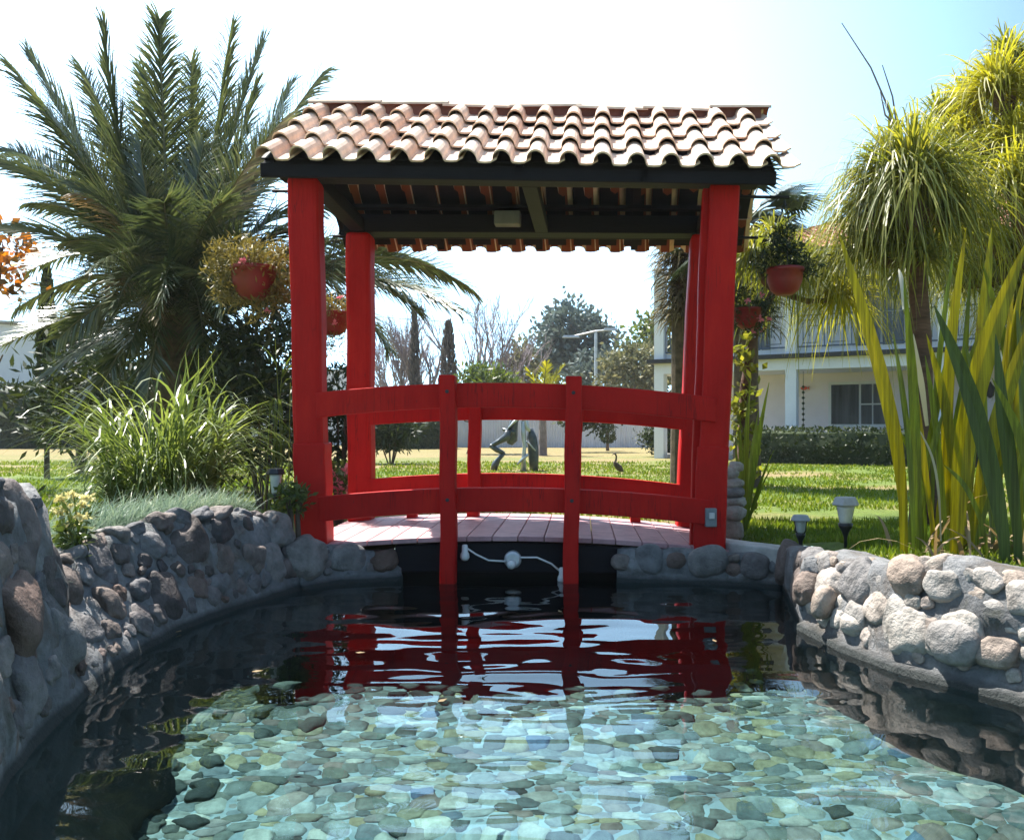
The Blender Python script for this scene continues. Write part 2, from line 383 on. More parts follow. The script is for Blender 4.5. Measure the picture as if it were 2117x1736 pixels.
# ------------------------------------------------------------------ mesh builder
class MB:
    def __init__(self):
        self.v = []
        self.f = []

    def quad(self, a, b, c, d):
        i = len(self.v)
        self.v += [tuple(a), tuple(b), tuple(c), tuple(d)]
        self.f.append((i, i + 1, i + 2, i + 3))

    def loft(self, rings, cap=True, closed=True):
        i0 = len(self.v)
        n = len(rings[0])
        for r in rings:
            self.v += [tuple(p) for p in r]
        for k in range(len(rings) - 1):
            a, b = i0 + k * n, i0 + (k + 1) * n
            for j in range(n if closed else n - 1):
                j2 = (j + 1) % n
                self.f.append((a + j, a + j2, b + j2, b + j))
        if cap and closed:
            self.f.append(tuple(i0 + j for j in reversed(range(n))))
            e = i0 + (len(rings) - 1) * n
            self.f.append(tuple(e + j for j in range(n)))

    def tube(self, pts, radii, sides=6, cap=True):
        pts = [Vector(p) for p in pts]
        if not hasattr(radii, '__len__'):
            radii = [radii] * len(pts)
        rings = []
        ref = None
        for k, p in enumerate(pts):
            t = (pts[min(k + 1, len(pts) - 1)] - pts[max(k - 1, 0)]).normalized()
            if ref is None:
                ref = t.orthogonal().normalized()
            ref = (ref - t * ref.dot(t))
            if ref.length < 1e-5:
                ref = t.orthogonal()
            ref.normalize()
            b = t.cross(ref)
            rings.append([p + (ref * math.cos(2 * math.pi * s / sides) + b * math.sin(2 * math.pi * s / sides)) * radii[k] for s in range(sides)])
        self.loft(rings, cap)

    def box(self, lo, hi, fn=None):
        x0, y0, z0 = lo
        x1, y1, z1 = hi
        c = [(x0, y0, z0), (x1, y0, z0), (x1, y1, z0), (x0, y1, z0), (x0, y0, z1), (x1, y0, z1), (x1, y1, z1), (x0, y1, z1)]
        if fn:
            c = [fn(*p) for p in c]
        i = len(self.v)
        self.v += [tuple(p) for p in c]
        for q in ((0, 3, 2, 1), (4, 5, 6, 7), (0, 1, 5, 4), (1, 2, 6, 5), (2, 3, 7, 6), (3, 0, 4, 7)):
            self.f.append(tuple(i + k for k in q))

    def lathe(self, c, prof, sides=16, square=False):
        rings = []
        for r, z in prof:
            rings.append([(c[0] + r * math.cos(2 * math.pi * s / sides), c[1] + r * math.sin(2 * math.pi * s / sides), c[2] + z) for s in range(sides)])
        self.loft(rings)

    def ribbon(self, pts, widths, sides):
        """flat strip; sides: side vector(s)"""
        i0 = len(self.v)
        n = len(pts)
        for k in range(n):
            s = sides[k] if isinstance(sides, list) else sides
            w = widths[k] * 0.5
            p = pts[k]
            self.v.append((p[0] - s[0] * w, p[1] - s[1] * w, p[2] - s[2] * w))
            self.v.append((p[0] + s[0] * w, p[1] + s[1] * w, p[2] + s[2] * w))
        for k in range(n - 1):
            a = i0 + 2 * k
            self.f.append((a, a + 1, a + 3, a + 2))

    def leaf(self, p, d, s, L, W):
        q = p + d * (L * 0.45)
        e = p + d * L
        a = q + s * (W * 0.5)
        b = q - s * (W * 0.5)
        i = len(self.v)
        self.v += [tuple(p), tuple(a), tuple(e), tuple(b)]
        self.f.append((i, i + 1, i + 2, i + 3))

    def build(self, name, mat, parent=None, smooth=False, bevel=0.0, label=None):
        off = Vector((0, 0, 0))
        if parent is not None:
            r = parent
            while r.parent is not None:
                r = r.parent
            off = Vector(r.location)
        v = np.array(self.v, dtype=np.float64).reshape(-1, 3) - np.array(off)
        me = bpy.data.meshes.new(name)
        me.from_pydata(v.tolist(), [], self.f)
        me.materials.append(mat)
        if smooth:
            me.polygons.foreach_set('use_smooth', [True] * len(me.polygons))
        me.update()
        o = bpy.data.objects.new(name, me)
        col.objects.link(o)
        if parent is not None:
            o.parent = parent
        if bevel:
            bm = o.modifiers.new("bevel", 'BEVEL')
            bm.width = bevel
            bm.segments = 2
            bm.limit_method = 'ANGLE'
            bm.angle_limit = R(35)
        if label:
            o['label'] = label
        return o


def tag(o, label=None, cat=None, group=None, kind=None):
    if label: o['label'] = label
    if cat: o['category'] = cat
    if group: o['group'] = group
    if kind: o['kind'] = kind
    return o


def thing(name, loc, label, cat, group=None):
    o = bpy.data.objects.new(name, None)
    o.empty_display_size = 0.2
    o.location = loc
    col.objects.link(o)
    return tag(o, label, cat, group)


def rvec():
    while True:
        v = Vector((U(-1, 1), U(-1, 1), U(-1, 1)))
        if 0.05 < v.length < 1:
            return v.normalized()


# ------------------------------------------------------------------ pond outline
WL = [(-1.15, 1.2), (-1.40, 2.28), (-1.577, 2.8), (-1.65, 3.11), (-1.71, 3.44), (-1.77, 3.87), (-1.80, 4.34), (-1.765, 4.76), (-1.656, 5.24), (-1.42, 5.93)]
AL = [(-1.42, 5.93), (-1.21, 6.16), (-0.79, 6.33)]
AR = [(0.74, 6.25), (1.32, 6.15), (1.82, 5.97)]
WR0 = [(1.82, 5.97), (1.70, 5.4), (1.565, 4.76)]
WR = [(1.565, 4.76), (1.617, 4.34), (1.71, 3.95), (1.88, 3.66), (2.0, 3.47), (2.3, 3.0), (2.6, 2.2), (2.7, 1.2)]
POND = WL + AL[1:] + [(-0.79, 6.62), (0.74, 6.62)] + AR + WR0[1:] + WR[1:]


def inside(x, y, poly):
    c = False
    n = len(poly)
    for i in range(n):
        x1, y1 = poly[i]
        x2, y2 = poly[(i + 1) % n]
        if (y1 > y) != (y2 > y) and x < (x2 - x1) * (y - y1) / (y2 - y1) + x1:
            c = not c
    return c


def pdist(x, y, poly):
    d = 1e9
    n = len(poly)
    for i in range(n):
        x1, y1 = poly[i]
        x2, y2 = poly[(i + 1) % n]
        dx, dy = x2 - x1, y2 - y1
        t = max(0, min(1, ((x - x1) * dx + (y - y1) * dy) / (dx * dx + dy * dy + 1e-12)))
        d = min(d, math.hypot(x - x1 - t * dx, y - y1 - t * dy))
    return d


def gz(x, y):
    z = 0.24
    if x < 0:
        z += (0.09 + 0.13 * smooth(4.2, 5.2, y)) * smooth(-1.2, -1.8, x) * smooth(7.2, 5.8, y) * smooth(-5.5, -3.2, x)
        z += 0.28 * smooth(-1.2, -1.8, x) * smooth(3.4, 2.8, y) * smooth(-5.5, -3.2, x)
    else:
        z += 0.13 * smooth(1.6, 2.1, x) * smooth(6.6, 5.4, y) * smooth(7.0, 4.0, x)
    z += 0.02 * noise.noise(Vector((x * 0.5, y * 0.5, 0))) * smooth(0, 4, abs(y - 6) + abs(x))
    z -= 0.07 * smooth(5.8, 6.3, y) * smooth(9.0, 8.2, y) * smooth(2.0, 1.7, abs(x))
    return z


def axis(lo, hi, step, far, growth=1.25):
    a = list(np.arange(lo, hi + 1e-6, step))
    s = step
    left, right = [], []
    p = lo
    while p > -far:
        s *= growth
        p -= s
        left.append(p)
    s = step
    p = hi
    while p < far:
        s *= growth
        p += s
        right.append(p)
    return list(reversed(left)) + a + right


def build_ground():
    xs = axis(-5, 6, 0.11, 900)
    ys = axis(-1, 12, 0.11, 900)
    mb = MB()
    for y in ys:
        for x in xs:
            mb.v.append((x, y, gz(x, y)))
    n = len(xs)
    for j in range(len(ys) - 1):
        for i in range(n - 1):
            cx_, cy_ = (xs[i] + xs[i + 1]) / 2, (ys[j] + ys[j + 1]) / 2
            if -3 < cx_ < 4 and 0 < cy_ < 8:
                if inside(cx_, cy_, POND) or pdist(cx_, cy_, POND) < (0.30 if cx_ < -1.3 and cy_ < 6 else 0.14):
                    continue
            a = j * n + i
            mb.f.append((a, a + 1, a + n + 1, a + n))
    o = mb.build('ground', M['lawn'], smooth=True)
    tag(o, 'lawn ground of green and dry grass around the pond', 'ground', kind='structure')


build_ground()

# pool floor and water sheets reach a little under the walls
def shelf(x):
    """far edge of the pebbled shelf; the dark drop beyond stands in for roof shade"""
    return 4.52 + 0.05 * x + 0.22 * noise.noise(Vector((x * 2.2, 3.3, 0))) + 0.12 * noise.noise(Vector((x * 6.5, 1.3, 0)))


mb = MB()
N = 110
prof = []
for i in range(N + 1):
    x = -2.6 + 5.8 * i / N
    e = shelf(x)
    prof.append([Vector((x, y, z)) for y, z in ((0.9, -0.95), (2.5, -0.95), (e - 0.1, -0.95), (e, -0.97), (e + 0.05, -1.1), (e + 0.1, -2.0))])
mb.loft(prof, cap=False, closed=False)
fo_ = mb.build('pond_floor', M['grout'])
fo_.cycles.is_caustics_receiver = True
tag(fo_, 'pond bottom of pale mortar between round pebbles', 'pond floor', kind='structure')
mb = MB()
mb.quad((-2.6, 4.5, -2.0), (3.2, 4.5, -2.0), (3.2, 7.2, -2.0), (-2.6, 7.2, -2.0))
tag(mb.build('pond_shade_floor', M['shaded_floor']), 'dark sunken pond floor standing in for the shade near the bridge', 'pond floor', kind='structure')


def ico(sub):
    import bmesh
    bm = bmesh.new()
    bmesh.ops.create_icosphere(bm, subdivisions=sub, radius=1)
    v = [p.co.copy() for p in bm.verts]
    f = [tuple(q.index for q in p.verts) for p in bm.faces]
    bm.free()
    return v, f


def pebbles():
    """round pebbles set close together in the pond floor"""
    rp = random.Random(77)
    cell = 0.1
    grid = {}
    pts = []
    tries = 0
    while tries < 120000 and len(pts) < 7000:
        tries += 1
        x, y = rp.uniform(-1.9, 2.6), rp.uniform(1.25, 4.8)
        r = rp.choice((0.044, 0.05, 0.056, 0.063)) if tries < 40000 else (rp.uniform(0.03, 0.042) if tries < 80000 else 0.022)
        gx, gy = int(x / cell), int(y / cell)
        ok = True
        for a in range(gx - 2, gx + 3):
            for b in range(gy - 2, gy + 3):
                for (x2, y2, r2) in grid.get((a, b), ()):
                    if ((x - x2) * 0.84) ** 2 + ((y - y2) * 1.18) ** 2 < ((r + r2) * 0.70) ** 2:
                        ok = False
                        break
        if ok:
            pts.append((x, y, r))
            grid.setdefault((gx, gy), []).append((x, y, r))
    ic = ico(2)
    mb = MB()
    for k, (x, y, r) in enumerate(pts):
        if y > shelf(x) + 0.02 or (not inside(x, y, POND) and pdist(x, y, POND) > 0.2):
            continue
        a = rp.uniform(-0.5, 0.5)
        i0 = len(mb.v)
        s3 = Vector((k * 1.7, k * 0.37, 0))
        ca, sa = math.cos(a), math.sin(a)
        for p in ic[0]:
            e = 0.72
            q = Vector([math.copysign(abs(c) ** e, c) for c in p]) * (1 + 0.42 * noise.noise(p * 1.1 + s3))
            dx, dy = q.x * r * 1.14, q.y * r * 0.86
            mb.v.append((x + dx * ca - dy * sa, y + dx * sa + dy * ca, -0.954 + q.z * r * 0.2))
        mb.f += [(f[0] + i0, f[1] + i0, f[2] + i0) for f in ic[1]]
    po = mb.build('pond_pebbles', M['pebble'], smooth=True)
    po.cycles.is_caustics_receiver = True
    tag(po, 'many round pebbles under the clear pond water', 'pebbles', kind='stuff')


pebbles()


def rubble():  # dark stones added to soften the edge that stands in for shade
    rp = random.Random(5)
    ic = ico(3)
    mb = MB()
    spots = []
    for k in range(120):
        x = rp.uniform(-1.5, 1.75)
        spots.append((x, shelf(x) + rp.gauss(-0.05, 0.12)))
    lw_ = [p for p in WL if p[1] > 1.5]
    for k in range(110):
        i = rp.randrange(len(lw_) - 1)
        t = rp.random()
        x = lw_[i][0] + (lw_[i + 1][0] - lw_[i][0]) * t
        y = lw_[i][1] + (lw_[i + 1][1] - lw_[i][1]) * t
        if y < 4.7:
            spots.append((x + 0.36 + rp.gauss(0, 0.09), y))
    for k, (x, y) in enumerate(spots):
        r = rp.choice((0.028, 0.036, 0.045, 0.056))
        s3 = Vector((k * 2.1, k * 0.7, 3))
        a = rp.uniform(0, 6.28)
        i0 = len(mb.v)
        for p in ic[0]:
            q = p * (1 + 0.4 * noise.noise(p * 1.2 + s3) + 0.15 * noise.noise(p * 3.0 + s3))
            dx, dy = q.x * r * 1.2, q.y * r * 0.9
            mb.v.append((x + dx * math.cos(a) - dy * math.sin(a), y + dx * math.sin(a) + dy * math.cos(a), -0.95 + q.z * r * 0.6))
        mb.f += [tuple(c + i0 for c in f) for f in ic[1]]
    o = mb.build('shade_edge_rubble', M['shade_edge_rock'], smooth=True)
    o.cycles.is_caustics_receiver = True
    tag(o, 'dark rubble added to blur the shaded edges of the pebble floor under water', 'stones', kind='stuff')


rubble()


def build_water():
    nx, ny = 150, 160
    x0, x1, y0, y1 = -2.6, 3.2, 0.95, 6.8
    mb = MB()
    for j in range(ny + 1):
        for i in range(nx + 1):
            x = x0 + (x1 - x0) * i / nx
            y = y0 + (y1 - y0) * j / ny
            q = Vector((x * 1.0, y * 2.35, 0.0))
            z = 0.0105 * noise.noise(q) + 0.0042 * noise.noise(q * 2.1 + Vector((5, 1, 2))) + 0.0018 * noise.noise(q * 4.3 + Vector((1, 7, 3)))
            mb.v.append((x, y, z))
    n = nx + 1
    for j in range(ny):
        for i in range(nx):
            a = j * n + i
            mb.f.append((a, a + 1, a + n + 1, a + n))
    o = mb.build('water', M['water'], smooth=True)
    o.cycles.is_caustics_caster = True
    tag(o, 'still clear pond water with small ripples', 'water', kind='structure')


build_water()


# ------------------------------------------------------------------ stone walls
def resample(path, step):
    pts = [Vector((p[0], p[1], 0)) for p in path]
    out = [pts[0]]
    for a, b in zip(pts, pts[1:]):
        n = max(1, int((b - a).length / step))
        for k in range(1, n + 1):
            out.append(a.lerp(b, k / n))
    # light smoothing
    for _ in range(3):
        out = [out[0]] + [(out[i - 1] + out[i] * 2 + out[i + 1]) / 4 for i in range(1, len(out) - 1)] + [out[-1]]
    return out


ICO3, ICO4 = ico(3), ico(4)


def stone_mesh(c, ax, ay, az, r, seed, rough=0.22, sub=ICO3):
    """ax: along wall, ay: outward to viewer, az: up (unit vectors); r radii; squarish cobble"""
    mb = MB()
    s = Vector((seed * 3.17, seed * 1.31, seed * 0.77))
    e = 0.78
    for p in sub[0]:
        q = Vector([math.copysign(abs(k) ** e, k) for k in p])
        k = 1 + rough * noise.noise(p * 1.1 + s) + rough * 0.35 * noise.noise(p * 2.7 + s)
        q = q * k
        w = c + ax * (q.x * r[0]) + ay * (q.y * r[1]) + az * (q.z * r[2])
        mb.v.append(tuple(w))
    mb.f = list(sub[1])
    return mb


def wall(name, label, path, hf, bf, thick, side, rows, mat, size, near=False, stone_rough=0.22, top_row=True, ledge=False, seed=1, cap_z=0.0, outer_z=0.1, skip=0.1, sink=0.22, foot=0.0, pack=1.0, tight=0.86, big=1.5):
    """path at the waterline; side=+1 outward is left of the path direction"""
    rr = random.Random(seed)
    P = resample(path, 0.035)
    base = P[len(P) // 2].copy()
    root = thing(name, (base.x, base.y, 0.0), label, 'wall')
    mb = MB()
    n = len(P)
    rings = []
    nr = []
    S = [0.0]
    for i in range(1, n):
        S.append(S[-1] + (P[i] - P[i - 1]).length)
    for i, p in enumerate(P):
        t = (P[min(i + 1, n - 1)] - P[max(i - 1, 0)]).normalized()
        nv = Vector((-t.y, t.x, 0)) * side
        nr.append((t, nv))
        h, b = hf(p, S[i] / S[-1]), bf(p, S[i] / S[-1])
        prof = [(0.0, -2.0), (0.0, -0.3), (0.0, -0.06), (0.0, 0.03)]
        if foot:  # footing added to carry the wall's shade out over the pond floor
            shade_foot = foot * (1 + 0.35 * noise.noise(p * 1.3) + 0.3 * noise.noise(p * 5.0))
            prof = [(-shade_foot, -2.0), (-shade_foot * 0.9, -0.8), (-shade_foot * 0.25, -0.15), (0.0, 0.03)]
        if ledge:
            prof = [(-0.04, -2.0), (-0.04, -0.3), (-0.04, -0.06), (-0.035, 0.03), (0.0, 0.045)]
        for k in range(1, 9):
            q = k / 8
            prof.append((b * q, 0.045 + (h - 0.06) * q))
        prof += [(b + 0.03, h + 0.005), (b + thick * 0.35, h + 0.012), (b + thick * 0.65, h), (b + thick * 0.92, h - 0.03), (b + thick, h - 0.1), (b + thick, outer_z - 0.1)]
        ring = []
        for (o, z) in prof:
            w = p + nv * o + Vector((0, 0, z))
            am = 0.045 if z > 0.06 else 0.008
            d = noise.noise(w * 4.0) * am + noise.noise(w * 11.0) * am * 0.6 + noise.noise(w * 23.0) * am * 0.35
            w = w - nv * d + Vector((0, 0, d * 0.6 if z > h - 0.05 else 0))
            ring.append(w)
        rings.append(ring)
    if side > 0:
        rings = [list(reversed(r)) for r in rings]
    mb.loft(rings, cap=True, closed=True)
    mb.build('mortar', M['mortar'], root, smooth=True)
    up = Vector((0, 0, 1))
    count = 0

    def place(s, zf, rx, rz, dp, ztop=False):
        nonlocal count
        i = min(range(n), key=lambda k: abs(S[k] - s))
        t, nv = nr[i]
        h, b = hf(P[i], s / S[-1]), bf(P[i], s / S[-1])
        z = 0.06 + (h - 0.08) * zf
        c = P[i] + nv * (b * zf + dp * sink) + up * z
        sl = (up * h + nv * b).normalized()
        out = -(nv - sl * nv.dot(sl)).normalized()
        if ztop:
            c = P[i] + nv * (b + dp * 0.75) + up * (h + cap_z - rz * 0.25)
        a = rr.uniform(-0.5, 0.5)
        ax = t * math.cos(a) + sl * math.sin(a)
        az = sl * math.cos(a) - t * math.sin(a)
        count += 1
        m = stone_mesh(c, ax, out, az, (rx, dp, rz), seed * 50 + count, stone_rough, ICO4 if near else ICO3)
        m.build('stone', mat, root, smooth=True)

    Lt = S[-1]
    done = []
    for r, tr_ in ((big, 10), (min(big, 1.2), 60), (0.9, 300), (0.66, 900), (0.45, 1500), (0.32, 1500)):
        r0_ = size * r
        for _ in range(int(tr_ * pack)):
            s, q = rr.uniform(0.02, Lt - 0.02), rr.uniform(0.0, 1.0)
            k = min(range(0, n, 4), key=lambda e: abs(S[e] - s))
            hh = hf(P[k], s / Lt)
            z = 0.06 + (hh - 0.08) * q
            rz_ = r0_ * rr.uniform(0.75, 1.15)
            if z - rz_ * 0.8 < 0.06 or z + rz_ * 0.5 > hh:
                continue
            if any(((s - a) / (r0_ + b)) ** 2 + ((z - c) / (rz_ + d)) ** 2 < tight for a, c, b, d in done):
                continue
            done.append((s, z, r0_, rz_))
            if len(done) > 96:
                break
            place(s, (z - 0.06) / (hh - 0.08), r0_ * rr.uniform(0.95, 1.1), rz_, r0_ * rr.uniform(0.45, 0.65))
    if top_row:
        s = 0.05
        while s < S[-1] - 0.03:
            k = rr.uniform(0.7, 1.15)
            place(s, 1, size * k * 1.1, size * k * 0.6, size * k * 0.9, True)
            s += size * 2.0 * rr.uniform(0.75, 1.15)
    return root


def pick(path, y0, y1):
    """part of a path between two Y values, ends interpolated"""
    pts = resample(path, 0.05)
    return [(p.x, p.y) for p in pts if min(y0, y1) <= p.y <= max(y0, y1)]


def hL(p, f):
    ys = [(3.5, 0.46), (4.1, 0.47), (4.5, 0.52), (4.95, 0.56), (5.4, 0.55), (5.8, 0.49), (6.1, 0.42)]
    for (a, ha), (b, hb) in zip(ys, ys[1:]):
        if p.y <= b:
            return ha + (hb - ha) * max(0, (p.y - a) / (b - a))
    return ys[-1][1]


tall = pick(WL, 1.2, 3.62)
low = pick(WL, 3.6, 5.95)
wall('tall_stone_wall', 'tall rough near end of the pond wall at the left edge of the photo', tall,
     lambda p, f: 0.84 + 0.03 * math.sin(p.y * 9), lambda p, f: 0.17, 0.30, +1,
     [(0.12, 0.24), (0.36, 0.25), (0.6, 0.24), (0.84, 0.26)], M['rock'], 0.12, near=True, stone_rough=0.5, sink=0.66, foot=0.36, seed=3, outer_z=0.3)
wall('curved_stone_wall', 'low curved rock wall in shade left of the pond, below the blue grass', low,
     hL, lambda p, f: 0.30 - 0.17 * f, 0.26, +1, [(0.2, 0.21), (0.5, 0.2), (0.8, 0.2)], M['rock'], 0.09, near=True, stone_rough=0.36, sink=0.52, foot=0.34, skip=0.1, seed=5, outer_z=0.3)
wall('bridge_abutment', 'low abutment of dark boulders under the left end of the red bridge', AL,
     lambda p, f: 0.30 - 0.13 * f, lambda p, f: 0.05, 0.24, +1, [(0.58, 0.22)], M['rock'], 0.105, near=True, stone_rough=0.25, seed=8, top_row=False, ledge=True, skip=0.0)
wall('bridge_abutment', 'low abutment of a row of smooth round cobbles under the right bridge end', AR,
     lambda p, f: 0.215 - 0.01 * f, lambda p, f: 0.03, 0.24, +1, [(0.62, 0.25)], M['rock'], 0.118, near=True, stone_rough=0.1, seed=9, top_row=False, ledge=True, skip=0.0)
wall('corner_wall', 'short shaded side wall between right bridge abutment and the cobble wall', WR0,
     lambda p, f: 0.24 + 0.14 * f, lambda p, f: 0.03, 0.28, +1, [(0.6, 0.2)], M['rock'], 0.10, near=True, stone_rough=0.2, seed=12, skip=0.0)


def hR(p, f):
    return 0.405 + 0.09 * smooth(4.7, 3.6, p.y) + 0.02 * math.sin(p.y * 7)


wall('cobble_wall', 'sunlit wall of big pale cobbles in mortar along the right of the pond', WR,
     hR, lambda p, f: 0.10, 0.34, +1, [(0.2, 0.33), (0.46, 0.2), (0.66, 0.15), (0.86, 0.17)], M['pale_rock'], 0.092, near=True, big=1.15, stone_rough=0.26, seed=26, ledge=True, outer_z=0.3, sink=0.28, skip=0.04, cap_z=-0.045)
# big individual cobbles low in the face of the right wall
cw = [o for o in col.objects if o.name == 'cobble_wall'][0]
for (px, py, Y, rx, rz, sd) in ((1865, 1290, 4.02, 0.088, 0.135, 301), (1975, 1325, 3.72, 0.115, 0.10, 302), (1705, 1245, 4.50, 0.055, 0.085, 303), (1775, 1290, 4.28, 0.085, 0.055, 304)):
    c = at(px, py, Y)
    ax = Vector((0.55, -0.83, 0)).normalized()
    stone_mesh(c, ax, Vector((-0.83, -0.55, 0)).normalized(), Vector((0.1, 0, 1)).normalized(), (rx, 0.07, rz), sd, 0.16, ICO4).build('stone', M['pale_rock'], cw, smooth=True)
# near rim of the pond behind the photographer's feet
rim = MB()
rim.box((-1.6, 0.7, -1.05), (3.1, 1.22, 0.16))
tag(rim.build('pond_rim', M['concrete'], bevel=0.02), 'flat concrete rim closing the near end of the pond', 'rim', kind='structure')

# ------------------------------------------------------------------ covered bridge
CORN = {
    (0, 0, 0): Vector((-1.436, 6.4, 0.22)), (1, 0, 0): Vector((1.432, 6.4, 0.20)),
    (0, 0, 1): Vector((-1.491, 6.4, 2.874)), (1, 0, 1): Vector((1.534, 6.4, 2.83)),
    (0, 1, 0): Vector((-1.325, 7.8, 0.25)), (1, 1, 0): Vector((1.541, 7.8, 0.19)),
    (0, 1, 1): Vector((-1.335, 7.8, 2.785)), (1, 1, 1): Vector((1.677, 7.8, 2.77)),
}


def T(x, y, z):
    u, v, w = (x + 1.48) / 2.96, y / 1.4, z / 2.6
    r = Vector((0, 0, 0))
    for (a, b, c), p in CORN.items():
        r = r + p * ((u if a else 1 - u) * (v if b else 1 - v) * (w if c else 1 - w))
    return r


def arch(x):
    return 1 - (x / 1.48) ** 2


bridge = thing('covered_bridge', T(0, 0.7, 0), 'red wooden footbridge with four tall posts and clay tile roof over the pond', 'bridge')


def tpost(x, y, w, z0, z1, name='post', bev=0.016, twist=0.0, parent=bridge, label=None):
    mb = MB()
    rings = []
    for k in range(9):
        z = z0 + (z1 - z0) * k / 8
        wob = 0.004 * math.sin(k * 1.7 + x * 5)
        a = twist
        ring = []
        for (sx, sy) in ((-1, -1), (1, -1), (1, 1), (-1, 1)):
            dx, dy = sx * w / 2, sy * w / 2
            ring.append(T(x + dx * math.cos(a) - dy * math.sin(a) + wob, y + dx * math.sin(a) + dy * math.cos(a), z))
        rings.append(ring)
    mb.loft(rings)
    return mb.build(name, M['red'], parent, bevel=bev, label=label)


for (x, y, tw, lab) in ((-1.48, 0, 0.05, None), (1.48, 0, -0.12, None), (-1.48, 1.4, 0.0, None), (1.48, 1.4, 0.0, None)):
    p = tpost(x, y, 0.212, -0.06 if y == 0 else 0.0, 2.6, 'corner_post', 0.034, tw)
# thicker lower sleeves of the front posts
for x, tw in ((-1.48, 0.05), (1.48, -0.12)):
    tpost(x + (0.012 if x < 0 else -0.012), -0.004, 0.228, -0.08, 0.74, 'post_base', 0.012, tw)
# extra half post beside the right front post
tpost(1.36, 0.02, 0.07, 0.0, 2.58, 'post_strip', 0.01)


def board(x0, x1, y0, y1, zb, zt, name, mat, bev=0.008, parent=bridge, n=20):
    mb = MB()
    rings = []
    for k in range(n + 1):
        x = x0 + (x1 - x0) * k / n
        rings.append([T(x, y0, zb(x)), T(x, y1, zb(x)), T(x, y1, zt(x)), T(x, y0, zt(x))])
    mb.loft(rings)
    return mb.build(name, mat, parent, bevel=bev)


# rails, front and rear
board(-1.40, 1.47, -0.13, -0.085, lambda x: 0.905 + 0.095 * arch(x), lambda x: 1.078 + 0.092 * arch(x), 'handrail', M['red'])
board(-1.40, 1.45, -0.13, -0.085, lambda x: 0.185 + 0.088 * arch(x), lambda x: 0.36 + 0.082 * arch(x), 'lower_rail', M['red'])
board(-1.40, 1.40, 1.30, 1.345, lambda x: 0.87 + 0.075 * arch(x), lambda x: 1.04 + 0.075 * arch(x), 'handrail', M['red'])
board(-1.40, 1.40, 1.30, 1.345, lambda x: 0.21 + 0.10 * arch(x), lambda x: 0.39 + 0.085 * arch(x), 'lower_rail', M['red'])
for x in (-0.445, 0.445):
    tpost(x, -0.165, 0.112, -0.235, 1.215, 'rail_post', 0.01)
    tpost(x, 1.26, 0.108, 0.03, 1.14, 'rail_post', 0.01)
for x in (-1.0, 1.0):
    tpost(x, 1.32, 0.09, 0.0, 0.30, 'rail_stub', 0.01)

for x in (-0.445, 0.445):
    for z in (0.36, 1.10):
        c = T(x, -0.224, z)
        mb = MB(); mb.tube([c + Vector((0, 0.012, 0)), c, c + Vector((0, -0.004, 0))], [0.014, 0.014, 0.008], 8)
        mb.build('bolt', M['dark_trim'], bridge)
# deck planks run across the bridge
x = -1.62
while x < 1.75:
    w = U(0.17, 0.20)
    mb = MB()
    rings = []
    for xx in (x, x + w - 0.006):
        a = 0.02 + max(-0.25, 0.075 * arch(xx))
        rings.append([T(xx, -0.10, a - 0.03), T(xx, 1.5, a - 0.03), T(xx, 1.5, a + 0.005), T(xx, -0.10, a + 0.005)])
    mb.loft(rings)
    mb.build('deck_plank', M['deck'], bridge, bevel=0.005)
    x += w
# dark beam and skirt under the deck
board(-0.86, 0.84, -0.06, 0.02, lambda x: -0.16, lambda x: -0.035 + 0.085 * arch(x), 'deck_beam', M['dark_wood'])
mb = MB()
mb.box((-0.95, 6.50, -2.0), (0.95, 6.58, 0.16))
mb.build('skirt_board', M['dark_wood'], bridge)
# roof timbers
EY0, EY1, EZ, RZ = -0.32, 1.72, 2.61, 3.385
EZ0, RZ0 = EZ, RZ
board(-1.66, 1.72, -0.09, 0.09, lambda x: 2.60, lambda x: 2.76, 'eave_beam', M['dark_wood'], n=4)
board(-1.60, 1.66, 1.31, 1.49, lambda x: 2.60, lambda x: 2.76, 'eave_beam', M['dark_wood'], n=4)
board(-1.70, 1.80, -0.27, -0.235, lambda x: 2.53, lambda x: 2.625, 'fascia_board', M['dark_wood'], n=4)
board(-1.70, 1.80, -0.20, -0.18, lambda x: 2.60, lambda x: 2.672, 'eave_light_block', M['dark_wood'], n=4)  # board added to block light under the eave tiles
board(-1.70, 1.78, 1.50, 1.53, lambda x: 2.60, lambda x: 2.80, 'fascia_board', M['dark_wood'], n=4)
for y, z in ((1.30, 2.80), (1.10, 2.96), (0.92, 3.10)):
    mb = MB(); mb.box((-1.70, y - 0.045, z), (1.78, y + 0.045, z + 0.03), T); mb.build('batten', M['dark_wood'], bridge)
for k in range(7):   # dark boarding added under the front slope to stop light leaking through
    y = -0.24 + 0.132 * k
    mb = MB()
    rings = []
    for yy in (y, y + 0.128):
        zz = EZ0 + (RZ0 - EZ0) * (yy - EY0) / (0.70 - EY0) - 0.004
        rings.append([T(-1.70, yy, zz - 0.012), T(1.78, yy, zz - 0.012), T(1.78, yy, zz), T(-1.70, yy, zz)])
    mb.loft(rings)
    mb.build('shade_boarding', M['dark_wood'], bridge)
for k in range(16):  # dark boards added to darken the rear underside, the tile pans show between them
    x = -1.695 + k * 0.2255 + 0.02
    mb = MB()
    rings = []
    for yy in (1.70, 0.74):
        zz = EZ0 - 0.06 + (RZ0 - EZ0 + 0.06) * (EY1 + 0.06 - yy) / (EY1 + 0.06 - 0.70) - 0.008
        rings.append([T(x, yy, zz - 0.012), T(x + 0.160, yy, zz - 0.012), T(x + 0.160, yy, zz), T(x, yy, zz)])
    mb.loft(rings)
    mb.build('shade_boarding', M['dark_wood'], bridge)
